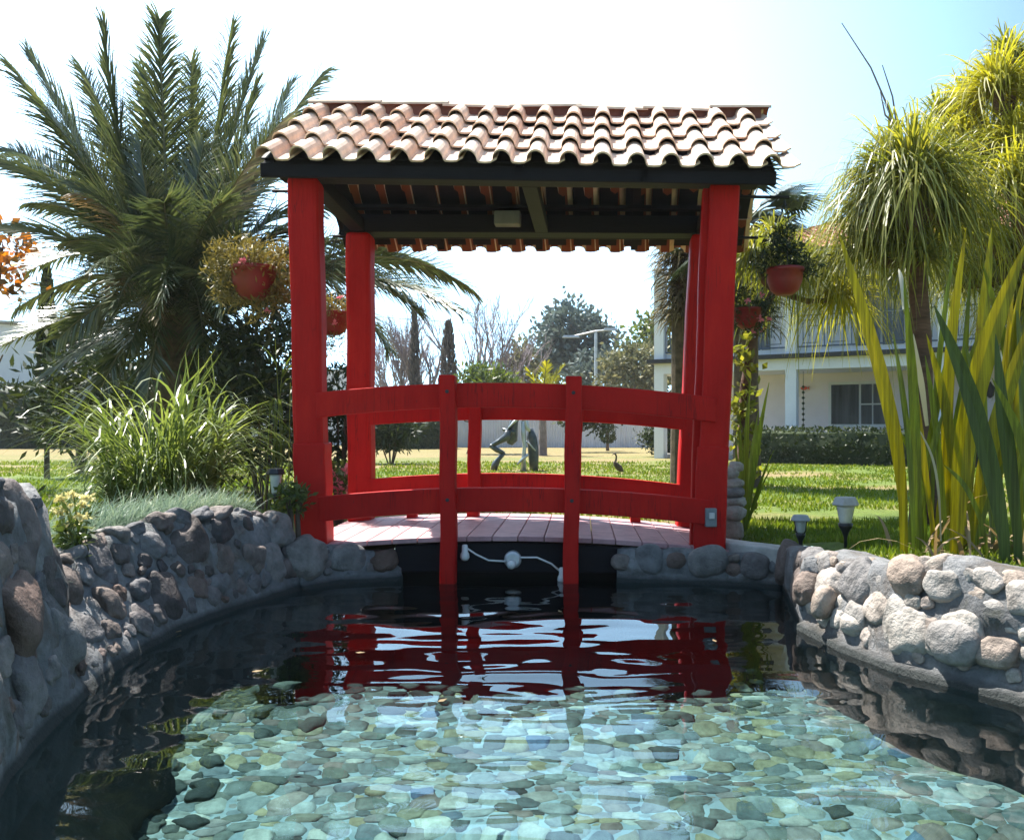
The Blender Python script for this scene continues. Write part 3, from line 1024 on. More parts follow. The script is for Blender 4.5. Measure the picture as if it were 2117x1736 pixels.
for x in (-1.48, 1.48):
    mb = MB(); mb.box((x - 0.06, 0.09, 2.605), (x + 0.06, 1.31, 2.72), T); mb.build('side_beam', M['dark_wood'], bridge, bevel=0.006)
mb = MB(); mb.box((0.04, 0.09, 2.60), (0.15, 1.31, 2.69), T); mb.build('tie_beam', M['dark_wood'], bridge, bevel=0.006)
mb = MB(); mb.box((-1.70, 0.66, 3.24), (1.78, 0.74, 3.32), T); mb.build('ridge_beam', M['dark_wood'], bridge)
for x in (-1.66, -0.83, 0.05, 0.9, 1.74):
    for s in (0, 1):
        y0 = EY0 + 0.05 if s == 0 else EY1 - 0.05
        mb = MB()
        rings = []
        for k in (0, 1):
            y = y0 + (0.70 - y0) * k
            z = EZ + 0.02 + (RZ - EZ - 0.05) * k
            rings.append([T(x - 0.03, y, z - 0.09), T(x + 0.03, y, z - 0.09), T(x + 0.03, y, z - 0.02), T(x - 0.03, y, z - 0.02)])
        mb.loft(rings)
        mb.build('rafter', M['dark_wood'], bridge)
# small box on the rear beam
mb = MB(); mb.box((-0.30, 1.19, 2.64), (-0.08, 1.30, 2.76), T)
mb.build('junction_box', M['grey_plastic'], bridge, bevel=0.01)

# clay tiles
PER, NT_, NR_ = 0.2255, 16, 4
RX0 = -1.695


def tile_slope(front):
    mb = MB()
    y0, y1 = (EY0, 0.70) if front else (EY1 + 0.06, 0.70)
    EZ = 2.61 if front else 2.545
    sl = Vector((0, y1 - y0, RZ - EZ))
    SL = sl.length
    sl.normalize()
    nm = Vector((0, -sl.z, sl.y)) if front else Vector((0, sl.z, -sl.y))
    if nm.z < 0:
        nm = -nm
    step = SL / NR_
    prof = []
    for k in range(10):
        a = math.pi * k / 9
        prof.append((0.062 - 0.062 * math.cos(a), 0.070 * math.sin(a)))
    prof += [(0.135, -0.012), (0.175, -0.015), (0.215, -0.012), (0.2255, -0.004), (0.256, 0.012)]
    th = 0.013
    for i in range(NT_):
        for j in range(NR_):
            jx, jz, jt = U(-0.003, 0.003), U(-0.003, 0.005), U(-0.007, 0.007)
            rings = []
            for e in (0, 1):
                d = j * step - (0.012 if e == 0 else 0) + (step + 0.045) * e + jt
                lift = (0.044 if e == 0 else 0.004) + jz
                sc_ = 1.0 if e == 0 else 0.93
                top, bot = [], []
                for (px, pz) in prof:
                    xx = RX0 + i * PER + 0.06 + (px - 0.06) * sc_ + jx
                    xx = 0.06 + (xx - 0.06) * (1 - 0.05 * d / SL)
                    b = Vector((xx, y0, EZ)) + sl * d + nm * (lift + pz * sc_)
                    top.append(T(*b))
                    bot.append(T(*(b - nm * th)))
                rings.append(top + list(reversed(bot)))
            mb.loft(rings)
            # raised rim at the lower edge of the barrel
    return mb.build('roof_tiles', M['tile'], bridge)


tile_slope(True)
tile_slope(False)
mb = MB()
mb.box((RX0 + 0.11, 0.63, RZ - 0.09), (RX0 + NT_ * PER - 0.10, 0.77, RZ + 0.035), T)
mb.build('ridge_shade_bar', mat_plain("ridge_shade_bar", (0.16, 0.06, 0.05), 0.9, 0.4, 9, 0.5, 40), bridge)  # maroon bar: shade below the ridge caps put into its colour
x = RX0 + 0.05
while x < RX0 + NT_ * PER - 0.2:
    L = 0.51
    dz = U(-0.010, 0.014)
    tilt = U(-0.018, 0.018)
    yy = U(-0.012, 0.012)
    mb = MB()
    rings = []
    for e in (0, 1):
        ro = 0.118 if e == 0 else 0.108
        xx = min(x + (L + 0.04) * e, RX0 + NT_ * PER - 0.03)
        ring = []
        for s_, h_r in ((1, ro), (-1, ro - 0.016)):
            seq = range(11) if s_ > 0 else reversed(range(11))
            for q in seq:
                a = math.pi * q / 10
                ring.append(T(xx, 0.70 + yy - h_r * math.cos(a), RZ + 0.012 + dz + tilt * e + (h_r * 0.52 if s_ > 0 else h_r * 0.45) * math.sin(a)))
        rings.append(ring)
    mb.loft(rings)
    mb.build('ridge_tile', M['tile'], bridge)
    x += L

# electrical outlet on the right post
ob = thing('outlet_box', at(1467, 1073, 6.25), 'small grey electrical outlet box on the foot of the right front bridge post', 'outlet')
c = T(1.455, -0.135, 0.245)
mb = MB(); mb.box((c.x - 0.04, c.y - 0.02, c.z - 0.066), (c.x + 0.04, c.y + 0.03, c.z + 0.066)); mb.build('cover', M['grey_plastic'], ob, bevel=0.006)
mb = MB(); mb.box((c.x - 0.018, c.y - 0.032, c.z - 0.01), (c.x + 0.022, c.y - 0.02, c.z + 0.035)); mb.build('socket', M['pale_metal'], ob, bevel=0.004)

# spot lights on the skirt board
sf = thing('spotlight_fixture', at(1060, 1157, 6.45), 'white twin spotlight fixture on the dark board under the red bridge', 'light fixture')
cc = at(1060, 1157, 6.29)
mb = MB()
mb.tube([cc + Vector((0, 0.06, 0)), cc, cc + Vector((0, -0.012, 0))], [0.062, 0.062, 0.045], 20)
mb.build('base_plate', M['pale_metal'], sf, smooth=False, bevel=0.004)
mb = MB(); mb.tube([cc + Vector((-0.01, -0.01, -0.03)), cc + Vector((-0.01, -0.04, -0.03)), cc + Vector((-0.01, -0.05, -0.03))], [0.035, 0.03, 0.005], 12)
mb.build('knob', M['white_paint'], sf, smooth=True)
for ends in (((1045, 1160), (1010, 1158), (985, 1146), (964, 1132)), ((1076, 1152), (1110, 1152), (1140, 1165), (1160, 1182))):
    mb = MB(); mb.tube([at(a, b, 6.28) for a, b in ends], 0.007, 6); mb.build('arm', M['white_paint'], sf, smooth=True)
for (a, b) in ((961, 1140), (1162, 1187)):
    p = at(a, b, 6.27)
    mb = MB()
    mb.lathe(p, [(0.014, 0.05), (0.020, 0.045), (0.022, 0.0), (0.030, -0.015), (0.034, -0.04), (0.022, -0.06), (0.004, -0.066)], 14)
    mb.build('lamp_head', M['white_paint'], sf, smooth=True)


# ------------------------------------------------------------------ plants: builders
def blade(mb, base, az, L, lean, droop, w, segs=6, twist=0.0):
    """arching grass blade; lean: initial angle from vertical, droop: extra bend"""
    d = Vector((math.cos(az), math.sin(az), 0))
    side = Vector((-math.sin(az + twist), math.cos(az + twist), 0))
    p = Vector(base)
    pts, ws = [p.copy()], [w * 0.8]
    st = L / segs
    for k in range(segs):
        t = (k + 1) / segs
        a = lean + droop * t ** 1.6
        p = p + (Vector((0, 0, 1)) * math.cos(a) + d * math.sin(a)) * st
        pts.append(p.copy())
        ws.append(w * (1 - t ** 2.2) + 0.001)
    mb.ribbon(pts, ws, side)


def frond(p0, p1, p2, crown, n=46, lmax=0.5, lw=0.028, roll=0.0, rr=rnd, flat=0.35):
    """feather palm frond on a quadratic curve -> (rachis MB, leaflet MB)"""
    ra, lf = MB(), MB()
    pts, rad = [], []
    for k in range(13):
        t = k / 12
        p = p0 * (1 - t) ** 2 + p1 * 2 * t * (1 - t) + p2 * t * t
        pts.append(p); rad.append(0.026 * (1 - t) + 0.004)
    ra.tube(pts, rad, 5)
    rad_dir = Vector((p2.x - crown.x, p2.y - crown.y, 0))
    if rad_dir.length > 1e-4:
        rad_dir.normalize()
    up0 = Vector((0, 0, 1)) - rad_dir * 0.55
    for k in range(n):
        t = 0.10 + 0.90 * (k + rr.random() * 0.6) / n
        if t > 1: continue
        p = p0 * (1 - t) ** 2 + p1 * 2 * t * (1 - t) + p2 * t * t
        tg = ((p1 - p0) * (1 - t) + (p2 - p1) * t).normalized()
        sd = tg.cross(up0).normalized()
        up = sd.cross(tg).normalized()
        sd, up = sd * math.cos(roll) + up * math.sin(roll), up * math.cos(roll) - sd * math.sin(roll)
        prof = min(1.0, 0.35 + 2.6 * (t - 0.08)) * (1 - 0.62 * max(0, (t - 0.55) / 0.45))
        for s in (-1, 1):
            al = R(64 - 34 * t + rr.uniform(-6, 6))
            be = R(flat * 60 + rr.choice((-18, 0, 18)) + rr.uniform(-8, 8))
            d = (tg * math.cos(al) + sd * (s * math.sin(al) * math.cos(be)) + up * (math.sin(al) * math.sin(be))).normalized()
            L = lmax * prof * rr.uniform(0.85, 1.1)
            q1 = p + d * (L * 0.5)
            d2 = (d + Vector((0, 0, -0.3 * rr.uniform(0.3, 1.6)))).normalized()
            q2 = q1 + d2 * (L * 0.5)
            wd = d.cross(up * math.cos(0.7) + sd * s * math.sin(0.7)).normalized()
            lf.ribbon([p, q1, q2], [lw * 0.9, lw, 0.003], wd)
    return ra, lf


# ------------------------------------------------------------------ big date palm
PY = 10.2
pc = at(372, 650, PY)
palm = thing('date_palm', (pc.x, pc.y, 0.24), 'big date palm with spreading feather fronds behind the left bridge posts', 'palm tree')
mb = MB()
tr = []
for k in range(14):
    t = k / 13
    tr.append(Vector((pc.x + 0.03 * math.sin(k), pc.y, 0.2 + (pc.z - 0.15) * t)))
mb.tube(tr, [0.36 + 0.03 * (k % 2) - 0.08 * k / 13 for k in range(14)], 14)
mb.build('trunk', M['fibre'], palm)
FR = [  # tip px, py, depth offset, bow (px), leaf mat
    (215, 48, -0.3, (-30, 0)), (330, 40, 0.2, (-5, 0)), (478, 60, 0.3, (-10, 0)), (545, 90, -0.5, (-25, 0)), (668, 150, 0.2, (-10, -60)),
    (62, 118, 0.1, (-10, -50)), (26, 142, -0.9, (20, -40)), (172, 148, 0.7, (10, -40)), (-60, 330, -0.3, (30, -130)), (20, 310, 0.8, (0, -110)),
    (150, 385, -1.4, (40, -70)), (585, 250, -1.1, (-30, -40)), (640, 330, 1.0, (-20, -110)), (700, 440, 0.4, (-10, -170)), (975, 600, 0.1, (60, -190)),
    (945, 645, -0.6, (40, -130)), (905, 560, 0.5, (50, -170)), (860, 640, -0.3, (50, -150)), (830, 540, 0.2, (40, -160)), (800, 720, 0.6, (80, -160)), (300, 150, 1.2, (0, 0)), (395, 130, 1.0, (0, -10)),
    (-30, 480, 0.2, (40, -120)), (30, 640, -0.6, (60, -130)), (120, 700, -1.2, (60, -120)), (330, 640, -1.9, (20, -160)), (560, 560, -1.6, (20, -140)),
    (600, 700, -0.9, (50, -120)), (210, 800, -0.7, (20, -100)), (480, 790, -1.2, (20, -100)), (60, 560, 0.9, (40, -150)), (700, 600, 1.0, (50, -160)),
    (110, 250, -1.0, (0, -60)), (600, 180, 1.0, (0, -50)),
    (470, 320, 1.3, (0, -30)), (190, 560, -1.7, (20, -110)), (640, 480, -0.3, (20, -120)),
    (300, 860, -1.3, (10, -150)), (440, 860, -1.0, (20, -150)), (240, 640, -2.0, (0, -120)), (470, 640, -2.0, (0, -130)), (150, 860, -0.5, (60, -120)),
    (140, 500, -0.6, (20, -90)), (210, 260, 0.6, (-20, -20)), (530, 180, 0.5, (-10, -20)), (60, 420, -0.4, (20, -110)),
    (90, 780, 0.2, (60, -90)), (420, 300, -0.7, (0, -20)), (290, 300, -0.8, (-10, -20)), (340, 420, -1.6, (0, -80)), (460, 420, -1.5, (0, -60)), (560, 820, 0.0, (40, -80)), (-10, 720, 0.4, (90, -100)), (420, 700, -1.8, (20, -110)), (270, 720, -1.7, (10, -120)),
]
for i, (tx, ty, dz, bow) in enumerate(FR):
    tip = at(tx, ty, PY + dz)
    a = math.atan2(tip.y - pc.y, tip.x - pc.x)
    p0 = pc + Vector((0.14 * math.cos(a), 0.14 * math.sin(a), U(-0.15, 0.1)))
    midp = (p0 + tip) / 2
    ctl = midp + Vector((bow[0] / FPX * PY * 1.2, 0, -bow[1] / FPX * PY * 1.1))
    ctl.y += (tip.y - pc.y) * 0.15
    L = (tip - p0).length
    ra, lf = frond(p0, ctl, tip, pc, n=int(58 + 36 * L), lmax=0.44 + 0.075 * L, lw=0.018, roll=U(-0.9, 0.9), flat=0.25)
    o = ra.build('frond', M['rachis'], palm, smooth=True)
    lf.build('leaflets', M['palm'], o)
# hanging dry fronds
for (tx, ty, dz, cxp, cyp) in ((145, 400, -1.0, 250, 400), (215, 600, -1.5, 260, 530), (330, 660, -1.9, 300, 560)):
    p0 = pc + Vector((-0.1, -0.1, 0.0)); tip = at(tx, ty, PY + dz)
    ra, lf = frond(p0, at(cxp, cyp, PY + dz * 0.7), tip, pc, n=40, lmax=0.34, lw=0.02, flat=-0.5)
    o = ra.build('frond', M['rachis'], palm, smooth=True, label='pale dry frond hanging in the crown')
    lf.build('leaflets', M['palm_dry'], o)

# ------------------------------------------------------------------ arching grass clump on the left
gc = at(330, 1030, 7.0)
gc.z = gz(gc.x, gc.y)
clump = thing('ornamental_grass', gc, 'big arching clump of green ornamental grass behind the left pond wall', 'grass clump')
mb = MB()
for k in range(64):
    az0 = U(0, 2 * math.pi)
    r0 = 0.24 * U(0, 1) ** 0.6
    b = gc + Vector((math.cos(az0) * r0, math.sin(az0) * r0, -0.03))
    H = U(0.25, 1.0) * (1.15 - r0)
    lean = U(0.05, 0.6)
    top = b + Vector((math.cos(az0) * math.sin(lean), math.sin(az0) * math.sin(lean), math.cos(lean))) * H
    mb.tube([b, b.lerp(top, 0.5), top], [0.010, 0.008, 0.004], 5)
    for q in range(17):
        t = U(0.12, 1.0)
        blade(mb, b.lerp(top, t), az0 + rnd.gauss(0, 0.9), U(0.42, 0.95), U(0.15, 0.85), U(1.3, 2.7), U(0.012, 0.026), 8, U(-0.6, 0.6))
for k in range(150):
    az = U(0, 2 * math.pi)
    b = gc + Vector((math.cos(az) * 0.15, math.sin(az) * 0.15, 0.2))
    blade(mb, b, az, U(1.0, 1.5), U(0.1, 0.6), U(1.0, 1.9), U(0.008, 0.014), 9, U(-0.5, 0.5))
mb.build('arching_blades', M['grass_blade'], clump)
mb = MB()
for k in range(42):
    az = U(0, 2 * math.pi)
    b = gc + Vector((U(-0.02, 0.22), U(-0.1, 0.1), 0.5))
    L = U(0.5, 1.1)
    d = Vector((0.16 + U(-0.05, 0.10), U(-0.1, 0.1), 1)).normalized()
    pts = [b + d * (L * t) + Vector((0.12 * t * t * U(-0.5, 1.6), 0, 0)) for t in (0, 0.25, 0.5, 0.75, 1)]
    mb.ribbon(pts, [0.02, 0.024, 0.02, 0.012, 0.002], Vector((math.cos(az), math.sin(az), 0)))
mb.build('upright_blades', M['grass_blade'], clump)

# blue fescue along the wall top
mb = MB()
lowP = [Vector((p[0], p[1], 0)) for p in low]
for k in range(9000):
    i = rnd.randrange(3, len(lowP) - 1)
    p = lowP[i]
    t = (lowP[min(i + 1, len(lowP) - 1)] - lowP[i - 1]).normalized()
    nv = Vector((-t.y, t.x, 0))
    o = 0.38 + abs(rnd.gauss(0, 0.25))
    q = p + nv * o + t * U(-0.05, 0.05)
    q.z = gz(q.x, q.y) - 0.01 + 0.04 * smooth(3.8, 5.0, q.y)
    az = math.atan2(nv.y, nv.x) + math.pi + rnd.gauss(0, 1.1)
    blade(mb, q, az, U(0.09, 0.27), U(0.1, 0.9), U(0.3, 1.6), U(0.004, 0.008), 4, U(-1, 1))
o = mb.build('blue_fescue', M['fescue'])
tag(o, 'soft blue green grass carpet on top of the left wall', 'grass', kind='stuff')


# ------------------------------------------------------------------ leaf clusters
def clusters(mb, c, r, nclump, per, L, W, crad, shell=0.55, rr=rnd, bottom=-1.0, updir=0.2):
    c = Vector(c)
    for k in range(nclump):
        while True:
            v = Vector((rr.uniform(-1, 1), rr.uniform(-1, 1), rr.uniform(-1, 1)))
            if shell * rr.random() ** 0.5 < v.length < 1 and v.z > bottom:
                break
        cc_ = c + Vector((v.x * r[0], v.y * r[1], v.z * r[2]))
        cr = crad * rr.uniform(0.6, 1.35)
        for j in range(per):
            o = Vector((rr.gauss(0, 0.5), rr.gauss(0, 0.5), rr.gauss(0, 0.4))) * cr
            d = (Vector((rr.uniform(-1, 1), rr.uniform(-1, 1), rr.uniform(-1, 1) + updir)) + o.normalized() * 0.6).normalized()
            s = d.cross(Vector((rr.uniform(-1, 1), rr.uniform(-1, 1), rr.uniform(-1, 1)))).normalized()
            k2 = rr.uniform(0.6, 1.3)
            mb.leaf(cc_ + o, d, s, L * k2, W * k2)


def trunk_limbs(mb, base, top, r0, nlimb, spread, rr=rnd, sides=7):
    base, top = Vector(base), Vector(top)
    pts = [base.lerp(top, t) + Vector((rr.uniform(-1, 1), rr.uniform(-1, 1), 0)) * (0.04 * (top - base).length * (t > 0)) for t in (0, 0.3, 0.6, 1)]
    mb.tube(pts, [r0 * 1.25, r0, r0 * 0.8, r0 * 0.45], sides)
    H = (top - base).length
    for k in range(nlimb):
        t = rr.uniform(0.35, 0.95)
        p = base.lerp(top, t)
        a = rr.uniform(0, 6.28)
        e = p + Vector((math.cos(a) * spread[0], math.sin(a) * spread[1], rr.uniform(0.3, 1.0) * spread[2])) * rr.uniform(0.5, 0.9)
        m = p.lerp(e, 0.5) + Vector((0, 0, -0.05 * H))
        mb.tube([p, m, e], [r0 * 0.5, r0 * 0.32, r0 * 0.12], 5)


def tree(name, label, cat, px, Y, base_py, crown_px, crown_r, mat, nclump, per, L, W, crad, bark='bark', tr=0.12, nlimb=7, group=None, base_z=0.24, updir=0.2, shell=0.5):
    bx = (px - CX) / FPX * Y
    cc_ = at(crown_px[0], crown_px[1], Y)
    root = thing(name, (bx, Y, base_z), label, cat, group)
    mb = MB()
    trunk_limbs(mb, (bx, Y, base_z - 0.05), cc_ + Vector((0, 0, crown_r[2] * 0.4)), tr, nlimb, crown_r)
    mb.build('trunk', M[bark], root)
    mb = MB()
    clusters(mb, cc_, crown_r, nclump, per, L, W, crad, shell=shell, updir=updir)
    mb.build('crown', M[mat], root)
    return root


def bush(name, label, cat, px, py, Y, r, mat, nclump, per, L, W, crad, group=None, shell=0.5, z=None):
    c = at(px, py, Y)
    root = thing(name, (c.x, c.y, gz(c.x, c.y)), label, cat, group)
    mb = MB()
    b = Vector((c.x, c.y, gz(c.x, c.y) - 0.04))
    for k in range(7):
        a = U(0, 6.28)
        e = c + Vector((math.cos(a) * r[0] * 0.6, math.sin(a) * r[1] * 0.6, U(-0.2, 0.6) * r[2]))
        mb.tube([b + Vector((math.cos(a), math.sin(a), 0)) * 0.04, b.lerp(e, 0.5) + Vector((0, 0, 0.05)), e], [0.02, 0.014, 0.006], 5)
    mb.build('stems', M['bark'], root)
    mb = MB()
    clusters(mb, c, r, nclump, per, L, W, crad, shell=shell)
    mb.build('foliage', M[mat], root)
    return root


bush('shrub', 'tall dark glossy shrub between the grass clump and left bridge post', 'shrub', 545, 800, 9.0, (0.55, 0.5, 0.95), 'shrub_dark', 120, 26, 0.16, 0.035, 0.22)
bush('shrub', 'dark dense shrub filling the space under the date palm crown', 'shrub', 330, 830, 11.6, (1.9, 0.6, 0.8), 'shrub_dark', 170, 26, 0.18, 0.045, 0.3)
bush('shrub', 'slender dark shrub seen between the two left bridge posts', 'shrub', 702, 880, 9.6, (0.16, 0.2, 0.7), 'shrub_dark', 50, 24, 0.10, 0.03, 0.14)
# reed-like plant beside the left post
rc = at(588, 980, 8.0); rc.z = gz(rc.x, rc.y)
reed = thing('reed_plant', rc, 'tall thin reed plant with drooping leaves just left of the left bridge post', 'plant')
mb = MB(); mbs = MB()
for k in range(9):
    b = rc + Vector((U(-0.22, 0.12), U(-0.15, 0.15), 0))
    H = U(0.9, 1.75)
    tp = b + Vector((U(-0.15, 0.15), U(-0.1, 0.1), H))
    mbs.tube([b, b.lerp(tp, 0.5), tp], [0.008, 0.006, 0.003], 5)
    for j in range(9):
        t = U(0.25, 1.0)
        blade(mb, b.lerp(tp, t), U(0, 6.28), U(0.25, 0.45), U(0.4, 0.9), U(0.9, 1.7), U(0.012, 0.022), 5)
mbs.build('stems', M['sword_g'], reed); mb.build('leaves', M['shrub'], reed)
bush('shrub', 'small bright leafy shrub at the foot of the left front bridge post', 'shrub', 607, 1033, 6.12, (0.105, 0.1, 0.10), 'shrub', 34, 12, 0.055, 0.026, 0.05)
bush('shrub', 'low leafy shrub with pink flowers behind left posts of the bridge', 'shrub', 700, 1000, 8.2, (0.10, 0.1, 0.18), 'shrub', 24, 12, 0.07, 0.035, 0.08)
fl = [o for o in col.objects if o.parent is None and o.get('label', '').startswith('low leafy shrub with pink')][0]
for k in range(8):
    mb = MB(); clusters(mb, at(708 + U(-14, 14), 995 + U(-30, 30), 8.1), (0.012, 0.012, 0.012), 2, 7, 0.045, 0.03, 0.012); mb.build('flower', M['pink'], fl)
# pale succulent with cream flower heads beside the tall wall
sc_ = at(160, 1080, 4.3); sc_.z = gz(sc_.x, sc_.y)
suc = thing('flowering_plant', sc_, 'small plant with cream flower heads between tall rock wall and blue grass', 'plant')
mb = MB(); mf = MB(); ms = MB()
for (px, py) in ((130, 1030), (150, 1022), (165, 1045), (140, 1050), (178, 1030), (120, 1055), (150, 1085), (172, 1070), (128, 1095)):
    h = at(px + U(-3, 3), py, 4.3 + U(-0.15, 0.15))
    ms.tube([sc_ + Vector((U(-0.06, 0.06), U(-0.05, 0.05), -0.02)), (sc_ + h) / 2 + Vector((U(-0.03, 0.03), 0, 0.02)), h], [0.005, 0.004, 0.003], 5)
    mf = MB()
    clusters(mf, h, (0.026, 0.026, 0.010), 6, 8, 0.022, 0.016, 0.012)
    mf.build('flower_head', M['cream'], suc)
    for j in range(10):
        clusters(mb, h.lerp(sc_, U(0.2, 0.8)), (0.03, 0.03, 0.03), 1, 4, 0.07, 0.022, 0.02)
ms.build('stems', M['sword_g'], suc); mb.build('leaves', M['shrub'], suc)


# ------------------------------------------------------------------ garden lamps
def garden_lamp(px, py_top, py_bot, Y, capw, label, body='lens', cap='lamp_cap', stake='black_plastic', caged=False):
    top, bot = at(px, py_top, Y), at(px, py_bot, Y)
    H = top.z - bot.z
    r = capw / 2
    root = thing('garden_lamp', (bot.x, bot.y, bot.z), label, 'garden lamp', 'solar lamps in the garden')
    c = Vector((bot.x, bot.y, bot.z))
    mb = MB(); mb.lathe(c, [(r * 0.72, H), (r * 0.78, H - 0.004), (r, H - r * 0.52), (r * 0.97, H - r * 0.62), (r * 0.5, H - r * 0.62)], 6 if not caged else 18); mb.build('cap', M[cap], root, bevel=0.004)
    zb = H * (0.36 if not caged else 0.45)
    mb = MB(); mb.lathe(c, [(r * 0.62, H - r * 0.62), (r * 0.60, H - r * 0.9), (r * 0.44, zb + 0.012), (r * 0.40, zb)], 16); mb.build('lens', M[body], root, smooth=True)
    mb = MB(); mb.lathe(c, [(r * 0.52, zb), (r * 0.5, zb - 0.02), (r * 0.30, zb - 0.045), (r * 0.22, zb - 0.06), (0.010, 0.0), (0.009, -0.1)], 12); mb.build('stake', M[stake], root, smooth=True)
    if caged:
        for k in range(4):
            a = k * math.pi / 2 + 0.5
            d = Vector((math.cos(a), math.sin(a), 0))
            mb = MB(); mb.tube([c + d * r * 0.85 + Vector((0, 0, H - r * 0.6)), c + d * r * 0.72 + Vector((0, 0, zb + 0.02)), c + d * r * 0.4 + Vector((0, 0, zb - 0.01))], 0.004, 5)
            mb.build('cage_rib', M[stake], root)
    return root


garden_lamp(1748, 1027, 1112, 5.35, 0.165, 'larger garden lamp with faceted grey cap standing behind the cobble wall')
garden_lamp(1655, 1064, 1132, 5.9, 0.125, 'smaller garden lamp with black caged lens and domed cap on the lawn edge', caged=True)
garden_lamp(570, 968, 1050, 6.25, 0.135, 'garden lamp with black cap and pale lens left of the left bridge post', cap='black_plastic')


# ------------------------------------------------------------------ hanging baskets
def basket(px, py, Y, rpot, label, fol, pink=True, dark=False, hook=None, gr=None):
    c = at(px, py, Y)
    root = thing('hanging_basket', (c.x, c.y, c.z - rpot * 0.8), label, 'hanging basket', 'flower baskets hung beside the bridge posts')
    mb = MB()
    mb.lathe(c, [(rpot * 0.45, -rpot * 0.85), (rpot * 0.75, -rpot * 0.6), (rpot * 0.94, -rpot * 0.1), (rpot, rpot * 0.42), (rpot * 1.05, rpot * 0.44), (rpot * 1.05, rpot * 0.62), (rpot * 0.94, rpot * 0.62), (rpot * 0.9, rpot * 0.4)], 24)
    mb.build('pot', M['terracotta'], root, smooth=True)
    mb = MB()
    for (dx, dz, rx, rz, n) in fol:
        clusters(mb, c + Vector((dx, 0, dz)), (rx, rx * 0.9, rz), n, 20, 0.055, 0.012, 0.06, shell=0.2)
    mb.build('foliage', M['shrub_dark' if dark else 'basket'], root)
    if pink:
        for k in range(pink):
            dx, dz, rx, rz, n = rnd.choice(fol)
            v = rvec()
            mb = MB()
            clusters(mb, c + Vector((dx + v.x * rx, -abs(v.y) * rx, dz + v.z * rz)), (0.012, 0.012, 0.012), 2, 7, 0.03, 0.022, 0.008)
            mb.build('flower', M['pink'], root)
    mb = MB()
    for k in range(26):
        a = U(0, 6.28)
        q = c + Vector((math.cos(a) * rpot * 0.95, math.sin(a) * rpot * 0.95, rpot * 0.55))
        blade(mb, q, a, U(0.2, 0.42), U(0.3, 1.1), U(1.2, 2.2), U(0.006, 0.013), 6, U(-0.5, 0.5))
    mb.build('trailing_stems', M['shrub' if dark else 'basket'], root)
    mb = MB()
    hk = hook if hook else c + Vector((0, 0, 1.0))
    for k in range(3):
        a = k * 2.1 + 0.4
        mb.tube([c + Vector((math.cos(a) * rpot, math.sin(a) * rpot, rpot * 0.5)), hk], 0.0025, 4)
    mb.build('wires', M['black_plastic'], root)
    return root


basket(525, 580, 6.62, 0.165, 'big hanging basket of dry yellowish foliage left of the left front post',
       [(0.0, 0.20, 0.33, 0.11, 60), (-0.22, 0.05, 0.14, 0.20, 40), (0.20, 0.0, 0.12, 0.20, 34), (0.02, -0.22, 0.13, 0.08, 10), (-0.15, -0.12, 0.08, 0.10, 14), (0.14, -0.13, 0.07, 0.09, 12), (0.0, 0.09, 0.19, 0.05, 22)], 6, hook=T(-1.80, 0.3, 2.6))
basket(690, 665, 8.0, 0.14, 'hanging basket with brownish foliage between the two left posts',
       [(0.0, 0.12, 0.2, 0.12, 36), (-0.04, -0.1, 0.17, 0.22, 46)], 2, hook=T(-1.72, 1.5, 2.6))
basket(1622, 578, 6.6, 0.135, 'hanging red pot with a dark upright plant right of the right front post',
       [(0.0, 0.24, 0.12, 0.16, 40), (0.16, 0.12, 0.10, 0.10, 14), (-0.15, 0.12, 0.08, 0.08, 10)], 0, dark=True, hook=T(1.97, 0.3, 2.6))
basket(1545, 655, 7.7, 0.12, 'hanging basket with dark leaves and coral pink flowers partly behind right post',
       [(0.0, 0.05, 0.19, 0.2, 44), (0.12, 0.0, 0.12, 0.16, 20)], 7, dark=True, hook=T(1.95, 1.5, 2.6))
# arms that carry the baskets
for (x, y, xe) in ((-1.48, 0.3, -1.83), (-1.48, 1.5, -1.75), (1.48, 0.3, 2.0), (1.48, 1.5, 1.98)):
    mb = MB(); mb.tube([T(x, y, 2.615), T(xe, y, 2.615)], 0.012, 6); mb.build('hanging_arm', M['dark_wood'], bridge)


# ------------------------------------------------------------------ ponytail palms on the right
def pony_head(mb, c, n, L, g, w, rr=rnd, elev=(-0.1, 1.45)):
    for k in range(n):
        a = rr.uniform(0, 6.283)
        e = rr.uniform(*elev)
        d = Vector((math.cos(a) * math.cos(e), math.sin(a) * math.cos(e), math.sin(e)))
        l = L * rr.uniform(0.45, 1.15)
        gg = g * rr.uniform(0.2, 1.15)
        lb = rr.uniform(-0.25, 0.25)
        pts, ws = [], []
        for q in range(7):
            t = q / 6
            p = c + d * (l * (t - 0.34 * t * t)) + Vector((-d.y, d.x, 0)) * (lb * l * t * t) + Vector((0, 0, -gg * l * t * t * (0.5 + 0.5 * t)))
            pts.append(p)
            ws.append(w * (1 - 0.9 * t ** 2))
        sd = Vector((-math.sin(a + rr.uniform(-0.6, 0.6)), math.cos(a), rr.uniform(-0.3, 0.3))).normalized()
        mb.ribbon(pts, ws, sd)


